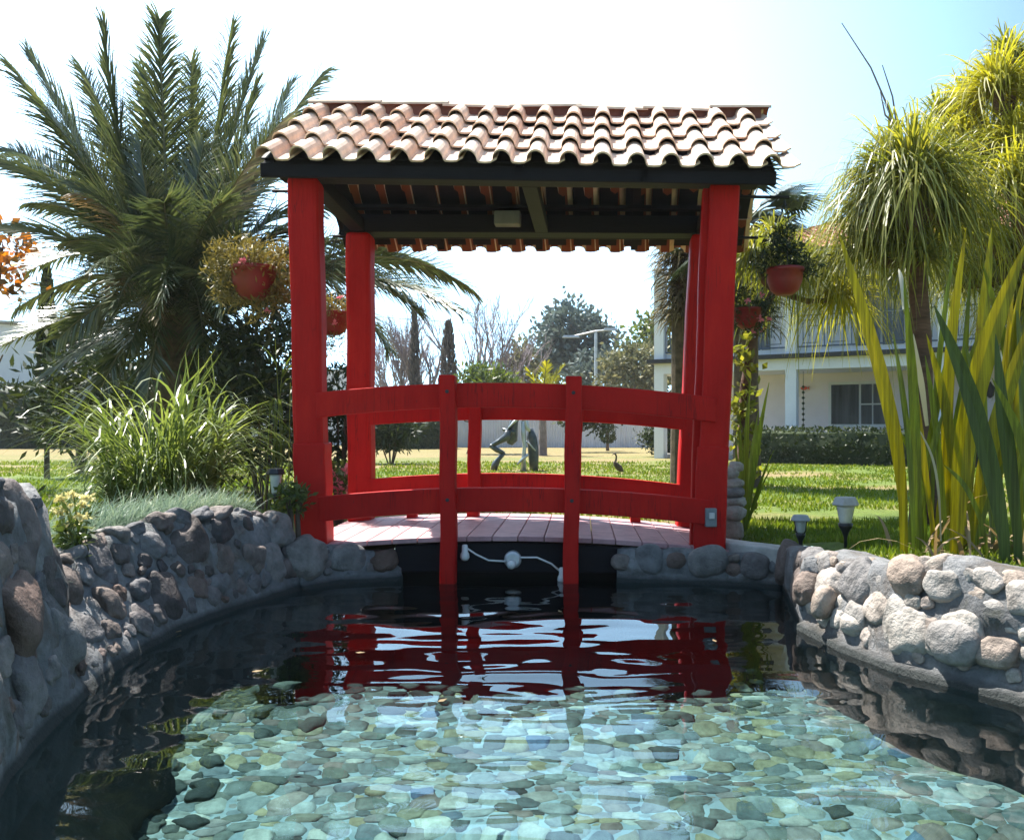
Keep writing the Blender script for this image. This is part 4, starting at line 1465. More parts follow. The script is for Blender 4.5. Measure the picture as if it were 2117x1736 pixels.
def ponytail(label, trunk_px, Y, tr, heads, branch_from=0.75, mat='pony', stalks=(), group=None, name='ponytail_palm', extra=None):
    pts = [at(a, b, Y) for a, b in trunk_px]
    pts[0].z = gz(pts[0].x, pts[0].y) - 0.03
    root = thing(name, (pts[0].x, pts[0].y, pts[0].z), label, 'palm tree', group)
    mb = MB()
    n = len(pts)
    mb.tube(pts, [tr * (1.3 if k == 0 else 1.0 - 0.35 * k / (n - 1)) for k in range(n)], 12)
    mb.build('trunk', M['bark_brown'], root, smooth=True)
    for (hx, hy, dY, nn, L, g, mt) in heads:
        c = at(hx, hy, Y + dY)
        if (c - pts[-1]).length > 0.12:
            mb = MB()
            j = pts[-1] if (c.z > pts[-1].z - 0.2) else pts[-2]
            mb.tube([j, j.lerp(c, 0.5) + Vector((0, 0, -0.06)), c], [tr * 0.6, tr * 0.5, tr * 0.4], 8)
            mb.build('branch', M['bark_brown'], root, smooth=True)
        mb = MB()
        pony_head(mb, c, int(nn * 1.7), L * 0.95, g * 0.8, 0.019)
        mb.build('leaf_head', M[mt], root)
    for s in stalks:
        mb = MB()
        q = [at(a, b, Y) for a, b in s]
        mb.tube(q, [0.013 - 0.009 * k / (len(q) - 1) for k in range(len(q))], 5)
        mb.build('flower_stalk', M['bark_grey'], root)
    return root


ponytail('ponytail palm with thick brown trunk and drooping green leaf head right of the bridge', [(1912, 1080), (1908, 900), (1905, 700), (1895, 540), (1888, 410)], 7.6, 0.10,
         [(1885, 385, 0, 560, 1.65, 1.1, 'pony'), (1810, 440, 0.4, 220, 1.1, 1.0, 'pony'), (1945, 460, 0.4, 220, 1.1, 1.0, 'pony'), (1860, 510, 0.3, 200, 1.0, 1.0, 'pony'), (1905, 540, -0.1, 160, 0.8, 1.0, 'pony'), (1780, 520, 0.6, 220, 1.1, 1.2, 'pony'), (1835, 350, 0.2, 200, 1.2, 1.1, 'pony')],
         stalks=[[(1884, 385), (1852, 260), (1800, 140), (1740, 48)], [(1884, 385), (1854, 260), (1845, 200), (1824, 135)], [(1856, 262), (1830, 238), (1820, 190)]])
ponytail('taller ponytail palm with sunlit yellow leaf heads at the right edge of the photo', [(2160, 1070), (2150, 800), (2130, 550), (2100, 330)], 8.6, 0.12,
         [(2060, 190, 0, 280, 1.15, 0.8, 'pony_yellow'), (1985, 300, 0.3, 240, 1.0, 0.9, 'pony_yellow'), (2090, 390, -0.4, 320, 1.2, 1.0, 'pony_yellow'), (2010, 480, 0.1, 260, 1.15, 1.1, 'pony_yellow'), (2130, 190, 0.5, 240, 1.1, 0.9, 'pony_yellow'), (2060, 560, 0.4, 260, 1.1, 1.0, 'pony'), (1960, 400, 0.6, 220, 1.0, 1.0, 'pony'), (2110, 640, 0.2, 240, 1.1, 1.0, 'pony'), (2020, 390, 0.5, 220, 1.0, 0.8, 'pony_yellow'), (1945, 255, 0.7, 200, 0.8, 0.7, 'pony'), (2000, 215, 0.6, 220, 0.85, 0.7, 'pony_yellow'), (2100, 290, -0.2, 240, 0.95, 0.8, 'pony_yellow'), (2045, 330, 0.0, 240, 0.9, 0.8, 'pony_yellow'), (2085, 120, 0.3, 200, 0.7, 0.6, 'pony'), (1985, 590, 0.5, 200, 0.9, 0.9, 'pony'), (2120, 520, 0.1, 240, 1.0, 0.9, 'pony_yellow')])
ponytail('slim ponytail palm with low drooping heads just right of the red bridge posts', [(1530, 1090), (1535, 950), (1540, 800), (1560, 680), (1600, 600)], 8.2, 0.055,
         [(1560, 540, 0.2, 210, 0.8, 1.0, 'pony'), (1650, 560, 0.4, 300, 1.05, 1.15, 'pony'), (1600, 500, 0.8, 160, 0.8, 1.0, 'pony'), (1735, 620, 0.6, 240, 0.95, 1.1, 'pony_yellow')])
# vine on the slim trunk
v0, v1 = at(1530, 1060, 8.15), at(1542, 700, 8.15)
vine = thing('climbing_vine', (v0.x, v0.y, gz(v0.x, v0.y)), 'green climbing vine wrapped round the slim trunk beside the right bridge posts', 'vine')
mb = MB(); mb.tube([v0.lerp(v1, t) + Vector((0.05 * math.sin(t * 20), 0.05 * math.cos(t * 20), 0)) for t in [k / 24 for k in range(25)]], 0.008, 5); mb.build('stem', M['sword_g'], vine)
mb = MB()
for k in range(60):
    clusters(mb, v0.lerp(v1, U(0, 1)) + Vector((U(-0.1, 0.1), U(-0.1, 0.02), 0)), (0.06, 0.05, 0.06), 1, 6, 0.10, 0.05, 0.05)
mb.build('leaves', M['pony'], vine)

# ------------------------------------------------------------------ sword-leaf plant, right foreground
sw = at(1975, 1120, 4.9)
sw.z = gz(sw.x, sw.y)
sword = thing('sword_leaf_plant', sw, 'tall clump of yellow green sword leaves behind the cobble wall on the right', 'plant')
LEAVES = [  # control points px, width px, Y, material
    ([(1868, 1060), (1848, 900), (1800, 700), (1733, 478)], 34, 4.9, 'sword_y'),
    ([(1887, 1112), (1878, 940), (1862, 800), (1846, 690)], 24, 4.8, 'sword_g'),
    ([(1900, 1112), (1893, 930), (1885, 760), (1868, 575)], 27, 4.9, 'sword_g'),
    ([(1868, 640), (1866, 600), (1862, 572), (1858, 556)], 20, 4.88, 'sword_w'),
    ([(1955, 1120), (1940, 960), (1925, 830), (1912, 735)], 26, 5.1, 'sword_g'),
    ([(1916, 880), (1905, 800), (1896, 750), (1888, 690)], 30, 4.95, 'sword_w'),
    ([(1995, 1118), (2010, 880), (2035, 640), (2050, 470)], 26, 5.15, 'sword_y'),
    ([(1930, 1112), (1900, 900), (1880, 760), (1872, 650)], 22, 5.05, 'sword_y'),
    ([(2110, 1122), (2095, 860), (2092, 700), (2118, 560)], 28, 5.05, 'sword_y'),
    ([(1950, 1115), (1975, 900), (2010, 740), (2070, 600)], 22, 5.3, 'sword_g'),
    ([(1965, 1110), (1955, 900), (1965, 700), (1997, 470)], 30, 5.2, 'sword_y'),
    ([(1925, 1100), (1930, 850), (1950, 650), (1972, 520)], 22, 5.3, 'sword_g'),
    ([(2078, 1130), (2050, 980), (2000, 800), (1930, 628)], 44, 4.6, 'sword_d'),
    ([(1975, 1125), (1995, 900), (2045, 700), (2122, 500)], 50, 4.8, 'sword_y'),
    ([(2052, 1125), (2035, 950), (2015, 800), (1990, 700)], 30, 5.0, 'sword_g'),
    ([(2105, 1130), (2085, 950), (2070, 840), (2058, 690)], 40, 4.6, 'sword_d'),
    ([(2010, 1120), (2040, 950), (2085, 800), (2140, 640)], 34, 5.0, 'sword_y'),
    ([(2125, 1125), (2118, 960), (2110, 800), (2100, 610)], 34, 4.9, 'sword_g'),
    ([(2000, 1120), (1990, 940), (1992, 760), (2006, 560)], 26, 5.3, 'sword_g'),
    ([(1880, 1115), (1900, 1000), (1930, 920), (1950, 850)], 18, 5.1, 'sword_g'),
    ([(1960, 1120), (1985, 1020), (2010, 930), (2020, 850)], 26, 4.9, 'sword_g'),
    ([(2040, 1130), (2020, 1060), (1990, 1000), (1950, 960)], 18, 4.7, 'sword_g'),
    ([(2160, 1130), (2130, 980), (2100, 880), (2050, 780)], 26, 4.5, 'sword_g'),
    ([(1935, 1115), (1950, 1010), (1985, 900), (2030, 790)], 20, 5.2, 'sword_y'),
    ([(2090, 1125), (2100, 1000), (2125, 880), (2170, 760)], 34, 4.9, 'sword_g'),
    ([(1905, 1110), (1915, 960), (1945, 800), (1985, 640)], 20, 5.25, 'sword_g'),
    ([(1985, 1115), (1972, 960), (1950, 820), (1915, 690)], 22, 5.15, 'sword_y'),
    ([(2065, 1120), (2062, 960), (2072, 780), (2098, 560)], 26, 5.1, 'sword_y'),
    ([(2030, 1118), (2035, 950), (2030, 760), (2040, 590)], 24, 5.3, 'sword_g'),
    ([(2130, 1120), (2110, 900), (2080, 720), (2030, 540)], 26, 5.2, 'sword_g'),
    ([(1945, 1118), (1940, 1020), (1925, 940), (1890, 870)], 14, 5.0, 'sword_w'),
    ([(2015, 1120), (2040, 1040), (2075, 960), (2120, 900)], 22, 4.85, 'sword_g'),
    ([(1915, 1110), (1905, 1010), (1880, 930), (1845, 870)], 13, 5.1, 'sword_g'),
]
for i, (cp, w, Y, mt) in enumerate(LEAVES):
    pts = []
    for k in range(15):
        t = k / 14 * 3
        s = min(2, int(t)); f = t - s
        P4 = [cp[max(s - 1, 0)], cp[s], cp[s + 1], cp[min(s + 2, 3)]]
        q = [0.5 * (2 * P4[1][a] + (P4[2][a] - P4[0][a]) * f + (2 * P4[0][a] - 5 * P4[1][a] + 4 * P4[2][a] - P4[3][a]) * f * f + (3 * P4[1][a] - P4[0][a] - 3 * P4[2][a] + P4[3][a]) * f ** 3) for a in (0, 1)]
        pts.append(at(q[0], q[1], Y + 0.12 * math.sin(i * 2.3) * (k / 14)))
    if mt != 'sword_w':
        pts[0].z = min(pts[0].z, gz(pts[0].x, pts[0].y) - 0.02)
    W = w * {'sword_y': 0.86, 'sword_w': 0.42, 'sword_d': 0.74}.get(mt, 0.7) / FPX * Y
    ang = 0.5 * math.sin(i * 1.9)
    mb = MB()
    rings = []
    for k, p in enumerate(pts):
        t = k / 14
        tg = (pts[min(k + 1, 14)] - pts[max(k - 1, 0)]).normalized()
        sd = tg.cross(Vector((math.sin(ang), -math.cos(ang), 0))).normalized()
        nm = sd.cross(tg)
        ww = W * (0.55 + 0.45 * min(1, t * 3)) * max(0.02, (1 - max(0, (t - 0.55) / 0.45) ** 1.7)) / max(0.6, math.cos(ang)) * 0.5
        rings.append([p - sd * ww + nm * ww * 0.35, p - nm * 0.0, p + sd * ww + nm * ww * 0.35, p + nm * 0.005])
    mb.loft(rings)
    mb.build('leaf', M[mt], sword, smooth=False, label={'sword_w': 'bleached whitish leaf', 'sword_d': 'dark green leaf', 'sword_y': 'yellow backlit leaf'}.get(mt))
mb = MB()
for k in range(34):
    az = U(0, 6.28)
    b = sw + Vector((U(-0.28, 0.45), U(-0.25, 0.3), 0))
    b.z = gz(b.x, b.y)
    blade(mb, b, az, U(0.2, 0.55), U(0.2, 1.2), U(0.5, 1.6), U(0.012, 0.03), 5, U(-0.6, 0.6))
mb.build('dead_leaves', M['palm_dry'], sword, label='dry brown leaves at the foot of the clump')
# small palm seedling by the stone pile
sd_ = at(1540, 1010, 7.2)
sdl = thing('palm_seedling', (sd_.x, sd_.y, gz(sd_.x, sd_.y)), 'small pale green spiky palm seedling beside the stone pile right of the bridge', 'plant')
base = Vector((sd_.x, sd_.y, gz(sd_.x, sd_.y)))
mb = MB()
for (tx, ty, w) in ((1590, 790, 16), (1568, 850, 14), (1545, 830, 12), (1552, 780, 10), (1530, 860, 12), (1600, 930, 8), (1598, 960, 7), (1520, 900, 9), (1575, 900, 12), (1560, 940, 10)):
    e = at(tx, ty, 7.2 + U(-0.15, 0.15))
    m = base.lerp(e, 0.55) + Vector((-0.02, 0, 0.04))
    pts = [base + (m - base) * 2 * t * (1 - t) * 1.0 + (e - base) * t * t for t in [k / 8 for k in range(9)]]
    W = w / FPX * 7.2
    mb.ribbon(pts, [W * (0.5 + t) if t < 0.5 else W * (1.9 - 1.8 * t) for t in [k / 8 for k in range(9)]], Vector((1, 0.3, 0)).normalized())
mb.build('leaves', M['sword_g'], sdl)
# pile of stones behind the right post
sp0 = at(1513, 1100, 7.0)
pile = thing('stone_pile', (sp0.x, sp0.y, gz(sp0.x, sp0.y)), 'stacked pile of pale pinkish stones behind the right front bridge post', 'stone pile')
for k, (px, py, rx, rz) in enumerate(((1512, 1095, 26, 26), (1515, 1060, 26, 18), (1516, 1036, 25, 12), (1514, 1018, 24, 12), (1518, 998, 18, 12), (1510, 978, 16, 12), (1522, 965, 15, 12))):
    s = 7.0 / FPX
    stone_mesh(at(px, py, 7.0), Vector((1, 0, 0)), Vector((0, -1, 0)), Vector((0, 0, 1)), (rx * s, rx * s, rz * s), 400 + k, 0.25).build('stone', M['pale_rock'], pile, smooth=True)
# kerb that runs from the bridge to the cobble wall
mb = MB()
kp = [(1490, 1122, 6.5), (1540, 1128, 6.3), (1590, 1136, 6.15), (1650, 1146, 5.95)]
rings = []
for (a, b, Y) in kp:
    c = at(a, b, Y)
    c.z = 0.245
    rings.append([c + Vector((-0.05, -0.10, -0.1)), c + Vector((0.05, 0.10, -0.1)), c + Vector((0.05, 0.10, 0.02)), c + Vector((-0.05, -0.10, 0.02))])
mb.loft(rings)
tag(mb.build('kerb', M['concrete'], bevel=0.01), 'pale concrete edging between the right bridge post and cobble wall', 'kerb', kind='structure')

# ------------------------------------------------------------------ fan palm behind the right posts
FY = 12.5
fc = at(1545, 455, FY)
fan = thing('fan_palm', (fc.x, fc.y, 0.24), 'dark fan palm with shaggy dead skirt behind the right bridge posts', 'palm tree')
mb = MB(); mb.tube([(fc.x, fc.y, 0.2), (fc.x - 0.02, fc.y, 1.6), (fc.x, fc.y, fc.z - 0.1)], [0.2, 0.17, 0.15], 12); mb.build('trunk', M['fibre'], fan)
for k in range(34):
    a = U(0, 6.28)
    e = U(-0.5, 1.3)
    d = Vector((math.cos(a) * math.cos(e), math.sin(a) * math.cos(e), math.sin(e)))
    pl = U(0.45, 0.75)
    hub = fc + d * pl + Vector((0, 0, -0.12 * (1 - math.sin(e))))
    mb = MB(); mb.tube([fc, fc.lerp(hub, 0.5) + Vector((0, 0, 0.04)), hub], [0.02, 0.014, 0.01], 5)
    pet = mb.build('fan_leaf', M['rachis'], fan)
    sd = d.cross(Vector((0, 0, 1))).normalized()
    mb = MB()
    for q in range(26):
        an = R(-110 + 220 * q / 25)
        dd = (d * math.cos(an) + sd * math.sin(an)).normalized()
        L = 0.62 * (0.75 + 0.25 * math.cos(an)) * U(0.9, 1.1)
        nm = dd.cross(sd.cross(d)).normalized()
        m = hub + dd * L * 0.55
        mb.ribbon([hub, m, m + (dd + Vector((0, 0, -0.5))).normalized() * L * 0.5], [0.008, 0.042, 0.003], nm)
    mb.build('blades', M['fan'], pet)
mb = MB()
for k in range(900):
    a = U(0, 6.28)
    z0 = fc.z - U(0.0, 1.5)
    r0 = U(0.15, 0.45) * (1 - 0.25 * (fc.z - z0))
    p = Vector((fc.x + math.cos(a) * r0, fc.y + math.sin(a) * r0, z0))
    blade(mb, p, a + U(-0.5, 0.5), U(0.3, 0.6), U(1.0, 1.9), U(0.8, 1.4), U(0.02, 0.04), 4, U(-0.8, 0.8))
mb.build('dead_skirt', M['skirt'], fan)
# shaggy skirted palm left of the rear right post
F2Y = 13.5
f2 = at(1408, 560, F2Y)
fan2 = thing('fan_palm', (f2.x, f2.y, 0.24), 'shaggy palm trunk covered with hanging dead leaves at the white house corner', 'palm tree')
mb = MB(); mb.tube([(f2.x, f2.y, 0.2), (f2.x, f2.y, 1.5), (f2.x, f2.y, f2.z + 0.3)], [0.17, 0.15, 0.14], 12); mb.build('trunk', M['fibre'], fan2)
mb = MB()
for k in range(1100):
    a = U(0, 6.28)
    z0 = U(f2.z - 0.75, f2.z + 0.5)
    r0 = U(0.1, 0.22)
    p = Vector((f2.x + math.cos(a) * r0, f2.y + math.sin(a) * r0, z0))
    blade(mb, p, a + U(-0.5, 0.5), U(0.25, 0.5), U(1.0, 2.0), U(0.6, 1.3), U(0.02, 0.045), 4, U(-0.8, 0.8))
mb.build('dead_skirt', M['skirt'], fan2)

# ------------------------------------------------------------------ the white house
HO = Vector((3.98, 24.8, 0.24))
HS = Vector((0.853, -0.521, 0)).normalized()
HD = Vector((0.521, 0.853, 0)).normalized()


def H(s, d, z):
    return HO + HS * s + HD * d + Vector((0, 0, z))


house = thing('white_house', HO, 'two storey white house with veranda, iron balcony and tiled roof on the right', 'house')


def hbox(s0, s1, d0, d1, z0, z1, name, mat, parent=house, bevel=0.0):
    mb = MB(); mb.box((s0, d0, z0), (s1, d1, z1), H)
    return mb.build(name, mat, parent, bevel=bevel)


hbox(0.2, 15.0, 2.0, 9.0, 0, 2.35, 'ground_floor_wall', M['pink_wall'])
hbox(0.2, 15.0, 2.0, 9.0, 2.75, 5.4, 'upper_wall', M['white_wall'])
hbox(0.0, 15.2, 0.0, 9.2, 2.35, 2.64, 'floor_beam', M['white_wall'])
hbox(-0.15, 15.4, -0.18, 9.3, 2.642, 2.75, 'balcony_slab', M['dark_trim'])
hbox(0.0, 15.2, 0.3, 2.0, -0.1, 0.12, 'veranda_floor', M['concrete'])
for s in (0.0, 3.62, 7.2, 10.8, 14.4):
    hbox(s, s + 0.28, 0.0, 0.28, 0, 2.35, 'veranda_column', M['white_wall'])
    hbox(s, s + 0.28, 0.0, 0.28, 2.75, 5.3, 'balcony_column', M['white_wall'])
# windows, each with frame and pane
for (s0, s1, z0, z1) in ((4.37, 5.75, 0.95, 2.02), (9.2, 10.8, 0.95, 2.02), (1.6, 2.7, 3.0, 4.9), (5.0, 6.2, 3.0, 4.9), (8.6, 9.8, 3.0, 4.9)):
    f = hbox(s0 - 0.08, s1 + 0.08, 1.96, 1.998, z0 - 0.08, z1 + 0.08, 'window', M['white_paint'])
    mid = (s0 + s1) / 2 + 0.05
    hbox(s0, mid - 0.03, 1.93, 1.958, z0, z1, 'pane', M['glass'], f)
    mm = (mid + s1) / 2
    zm = z0 + (z1 - z0) * 0.5
    for (a, b) in ((mid + 0.03, mm - 0.02), (mm + 0.02, s1)):
        hbox(a, b, 1.93, 1.958, z0, zm - 0.02, 'pane', M['glass'], f)
        hbox(a, b, 1.93, 1.958, zm + 0.02, z1, 'pane', M['glass'], f)
# iron balcony railing with a rectangular scroll pattern
cols = (0.28, 3.62, 7.2, 10.8, 14.4)
for a, b in zip(cols, cols[1:]):
    a += 0.29 if a > 0.3 else 0.02
    mb = MB()
    for z in (2.92, 3.72):
        mb.box((a, 0.10, z), (b, 0.13, z + 0.035), H)
    n = max(1, int((b - a) / 0.62))
    w = (b - a) / n
    for k in range(n):
        s = a + k * w
        mb.box((s, 0.10, 2.955), (s + 0.02, 0.125, 3.72), H)
        for (x0, x1, z0, z1) in ((0.12, 0.50, 3.02, 3.04), (0.12, 0.14, 3.04, 3.6), (0.48, 0.50, 3.04, 3.45), (0.12, 0.40, 3.6, 3.62), (0.26, 0.48, 3.45, 3.47), (0.26, 0.28, 3.2, 3.45)):
            mb.box((s + x0 * w / 0.62, 0.10, z0), (s + x1 * w / 0.62, 0.12, z1), H)
    mb.build('balcony_railing', M['iron'], house)
    hbox(a, b, 0.16, 0.24, 2.751, 2.90, 'railing_plinth', M['white_wall'])
# red fish ornament and wall lamp on the veranda wall
fo = thing('fish_ornament', H(3.6, 1.95, 1.9), 'small red fish shaped ornament on the veranda wall', 'ornament')
mb = MB()
prof = [(-0.20, 0.0), (-0.12, 0.08), (0.0, 0.11), (0.12, 0.05), (0.16, 0.0), (0.24, 0.09), (0.22, 0.0), (0.24, -0.09), (0.16, 0.0), (0.1, -0.06), (0.0, -0.10), (-0.12, -0.07)]
mb.loft([[H(3.65 + a * 0.55, 1.985, 1.95 + b * 0.55) for a, b in prof], [H(3.65 + a * 0.55, 1.95, 1.95 + b * 0.55) for a, b in prof]])
mb.build('body', mat_plain("fish_red", (0.65, 0.08, 0.03), 0.5, 0.3, 8), fo)
wl = thing('wall_lamp', H(8.2, 1.9, 1.9), 'small dark lantern on the veranda wall right of the window', 'wall lamp')
p = H(8.2, 1.8, 1.75)
mb = MB(); mb.lathe(p, [(0.02, -0.16), (0.09, -0.1), (0.12, 0.1), (0.05, 0.18), (0.02, 0.24)], 8); mb.build('lantern', M['dark_trim'], wl)
mb = MB(); mb.tube([p + Vector((0, 0, 0.2)), H(8.2, 1.99, 2.0)], 0.015, 5); mb.build('bracket', M['dark_trim'], wl)
# hanging bead string beside the column
bs = thing('rain_chain', H(4.05, 0.15, 0.3), 'thin dark hanging chain of leaves beside the veranda column', 'chain')
mb = MB()
mb.tube([H(4.05, 0.12, 0.4), H(4.05, 0.12, 2.3)], 0.008, 5)
for k in range(11):
    mb.lathe(H(4.05, 0.12, 0.5 + 0.14 * k), [(0.01, -0.04), (0.045, 0), (0.01, 0.04)], 6)
mb.build('chain', M['shrub_dark'], bs)


# roof: rib-and-pan tiles laid on hip slopes
def tiled(e0, e1, r0, r1, name, rows=12, pitch=0.24, parent=house):
    mb = MB()
    e0, e1, r0, r1 = [Vector(p) for p in (e0, e1, r0, r1)]
    Wd = (e1 - e0).length
    n = int(Wd / pitch)
    ux = (e1 - e0).normalized()
    nm = ux.cross((r0 - e0)).normalized()
    if nm.z < 0: nm = -nm
    sub = 4
    rings = []
    s0 = (r0 - e0).dot(ux); s1 = (r1 - e0).dot(ux)
    up = (r0 - e0) - ux * s0
    for j in range(rows * 2):
        t = (j // 2 + (j % 2)) / rows
        lift = 0.03 if j % 2 == 0 else 0.0
        ring = []
        lo, hi = s0 * t, Wd + (s1 - Wd) * t
        for i in range(n * sub + 1):
            s = min(max(i / sub * pitch, lo), hi)
            hgt = 0.05 * max(0, math.sin(2 * math.pi * i / sub)) + (0.0 if i % sub else 0.0)
            ring.append(e0 + ux * s + up * t + nm * (hgt + lift))
        rings.append(ring)
    mb.loft(rings, cap=False, closed=False)
    return mb.build(name, M['house_tile'], parent)


e = 5.32
A, B, C_, D_ = H(1.6, -0.5, e), H(15.8, -0.5, e), H(15.8, 9.6, e), H(1.6, 9.6, e)
R0, R1 = H(5.2, 4.5, e + 1.9), H(12.2, 4.5, e + 1.9)
tiled(A, B, R0, R1, 'front_roof')
tiled(D_, A, R0, R0, 'hip_roof')
tiled(C_, D_, R1, R0, 'rear_roof')
tiled(B, C_, R1, R1, 'hip_roof')
hbox(1.65, 15.7, -0.42, 9.5, e - 0.12, e - 0.02, 'soffit', M['white_wall'])


# clipped hedges
def hedge(p0, p1, w, h, label, mat='shrub_dark', n=2600, L=0.10):
    p0, p1 = Vector(p0), Vector(p1)
    mid_ = (p0 + p1) / 2
    root = thing('hedge', (mid_.x, mid_.y, 0.24), label, 'hedge')
    t = (p1 - p0).normalized()
    nv = Vector((-t.y, t.x, 0))
    W = (p1 - p0).length
    mb = MB()
    # twiggy inner body
    rings = []
    m = max(6, int(W / 0.35))
    for k in range(m + 1):
        c = p0 + t * (W * k / m)
        ring = []
        for (o, z) in ((-0.5, 0), (-0.5, 0.55), (-0.42, 0.95), (0, 1.0), (0.42, 0.95), (0.5, 0.55), (0.5, 0)):
            q = c + nv * (o * w * 0.86) + Vector((0, 0, 0.22 + z * h * 0.95))
            q += Vector((0, 0, 0.05)) * noise.noise(q * 1.3) + nv * 0.06 * noise.noise(q * 2.1)
            ring.append(q)
        rings.append(ring)
    mb.loft(rings)
    mb.build('twigs', M['shrub_dark'], root)
    mb = MB()
    for k in range(n):
        a = rnd.choice(('f', 'f', 't', 'b', 'e'))
        s = U(0, W)
        if a == 't': o, z = U(-0.5, 0.5), 1.0
        elif a == 'f': o, z = -0.5, U(0, 1)
        elif a == 'b': o, z = 0.5, U(0, 1)
        else: o, z, s = U(-0.5, 0.5), U(0, 1), rnd.choice((0, W))
        q = p0 + t * s + nv * (o * w) + Vector((0, 0, 0.22 + z * h))
        q += rvec() * 0.05
        d = rvec(); d.z += 0.3; d.normalize()
        s_ = d.cross(rvec()).normalized()
        mb.leaf(q, d, s_, L * U(0.6, 1.3), L * 0.5)
    mb.build('foliage', M[mat], root)
    return root


hedge((H(3.0, -1.6, 0).x, H(3.0, -1.6, 0).y, 0), (H(15, -1.6, 0).x, H(15, -1.6, 0).y, 0), 1.0, 0.82, 'long dark clipped hedge in front of the white house veranda', n=9000)
hedge((-32, 37.0, 0), (-13.5, 37.0, 0), 1.6, 2.6, 'tall dark hedge along the back of the lawn on the left', n=9000, L=0.22)
hedge((-6.0, 36.0, 0), (-2.6, 36.5, 0), 1.3, 1.35, 'dark low hedge at the back of the lawn behind the left part of the bridge', n=3000, L=0.16)

# white buildings and fence at the back
wh = thing('white_outbuilding', (-24, 42, 0.24), 'plain white outbuilding with slanted roof edge behind the tall hedge at left', 'building')
mb = MB(); i = 0
mb.loft([[Vector((-45, 42, 0)), Vector((-22.0, 42, 0)), Vector((-22.0, 42, 5.9)), Vector((-45, 42, 7.2))], [Vector((-45, 50, 0)), Vector((-22.0, 50, 0)), Vector((-22.0, 50, 5.9)), Vector((-45, 50, 7.2))]])
mb.build('wall', M['white_wall'], wh)
mb = MB(); mb.loft([[Vector((-45.2, 41.8, 7.22)), Vector((-21.8, 41.8, 5.92)), Vector((-21.8, 41.8, 6.04)), Vector((-45.2, 41.8, 7.34))], [Vector((-45.2, 50.2, 7.22)), Vector((-21.8, 50.2, 5.92)), Vector((-21.8, 50.2, 6.04)), Vector((-45.2, 50.2, 7.34))]])
mb.build('roof', M['concrete'], wh)
gw = thing('boundary_wall', (-14, 44, 0.24), 'white boundary wall behind the date palm and tall hedge', 'wall')
mb = MB(); mb.box((-21.8, 44, 0), (-8, 44.25, 3.9)); mb.build('wall', M['white_wall'], gw)
mb = MB(); mb.box((-21.8, 43.95, 3.902), (-8, 44.3, 4.0)); mb.build('coping', M['concrete'], gw)
# corrugated fence
cf = thing('corrugated_fence', (2.5, 39, 0.24), 'pale corrugated metal fence at the end of the lawn seen through the bridge', 'fence')
mb = MB()
rings = []
N = 420
r0, r1 = [], []
for k in range(N + 1):
    x = -4.5 + 15 * k / N
    y = 39 + (0.05 if k % 2 else 0.0) - 0.08 * (x + 4.5)
    r0.append(Vector((x, y, 0.1))); r1.append(Vector((x, y, 1.95)))
mb.loft([r0, r1], cap=False, closed=False)
o = mb.build('sheet', mat_plain("fence_sheet", (0.60, 0.63, 0.70), 0.5, 0.08, 1.5), cf)
sm_ = o.modifiers.new('thick', 'SOLIDIFY'); sm_.thickness = 0.01
mb = MB()
mb.tube([(-4.5, 39.06, 1.96), (10.5, 37.86, 1.96)], 0.035, 6)
mb.build('top_rail', M['pale_metal'], cf)


# ------------------------------------------------------------------ trees beyond
def bare_tree(label, px, Y, top_py, spread, seed, n0=3, thick=0.16, group='leafless trees beyond the lawn', lean=0.0, shrub=False):
    rr = random.Random(seed)
    bx = (px - CX) / FPX * Y
    top = at(px, top_py, Y)
    Ht = top.z - 0.24
    root = thing('bare_tree', (bx, Y, 0.24), label, 'tree', group)
    mb, tw = MB(), MB()

    def grow(p, d, L, r, dep):
        pts = [p]
        q = p
        dd = d
        for k in range(3):
            dd = (dd + Vector((rr.uniform(-1, 1), rr.uniform(-1, 1), rr.uniform(-0.2, 0.8))) * 0.16).normalized()
            q = q + dd * (L / 3)
            pts.append(q)
        (mb if dep >= 3 else tw).tube(pts, [r, r * 0.9, r * 0.78, r * 0.62], 5 if dep >= 3 else 3, cap=False)
        if dep == 0:
            return
        for k in range(rr.choice((2, 3, 3)) if dep > 1 else 4):
            a = rr.uniform(0, 6.28)
            ps = rr.uniform(0.3, 0.75)
            nd = (dd + Vector((math.cos(a), math.sin(a), 0)) * ps * spread + Vector((0, 0, 0.15))).normalized()
            st = pts[rr.choice((1, 2, 3))] if k else pts[3]
            grow(st, nd, L * rr.uniform(0.62, 0.82), r * 0.6, dep - 1)

    for k in range(n0):
        a = rr.uniform(0, 6.28)
        d = Vector((math.cos(a) * 0.22 * spread * (n0 > 1), math.sin(a) * 0.2 * (n0 > 1), 1)).normalized()
        grow(Vector((bx + 0.1 * math.cos(a), Y, 0.2)), d, Ht * 0.36, thick * (0.7 if n0 > 1 else 1), 5)
    mb.build('trunk', M['bark_grey'], root)
    tw.build('twigs', M['twig'], root)
    return root


bare_tree('tall bare grey tree with fine twigs behind the bridge opening, centre left', 985, 48, 600, 0.75, 5, 3, 0.2)
bare_tree('bushy bare tree with many dark stems left of the narrow cypress', 860, 44, 665, 0.8, 8, 6, 0.2)
bare_tree('smaller bare tree behind the leafy shrub between bare tree and grey green tree', 1055, 50, 690, 0.8, 13, 4, 0.17)
bare_tree('thin bare tree close to the rear left bridge post', 815, 50, 690, 0.9, 17, 4, 0.16)


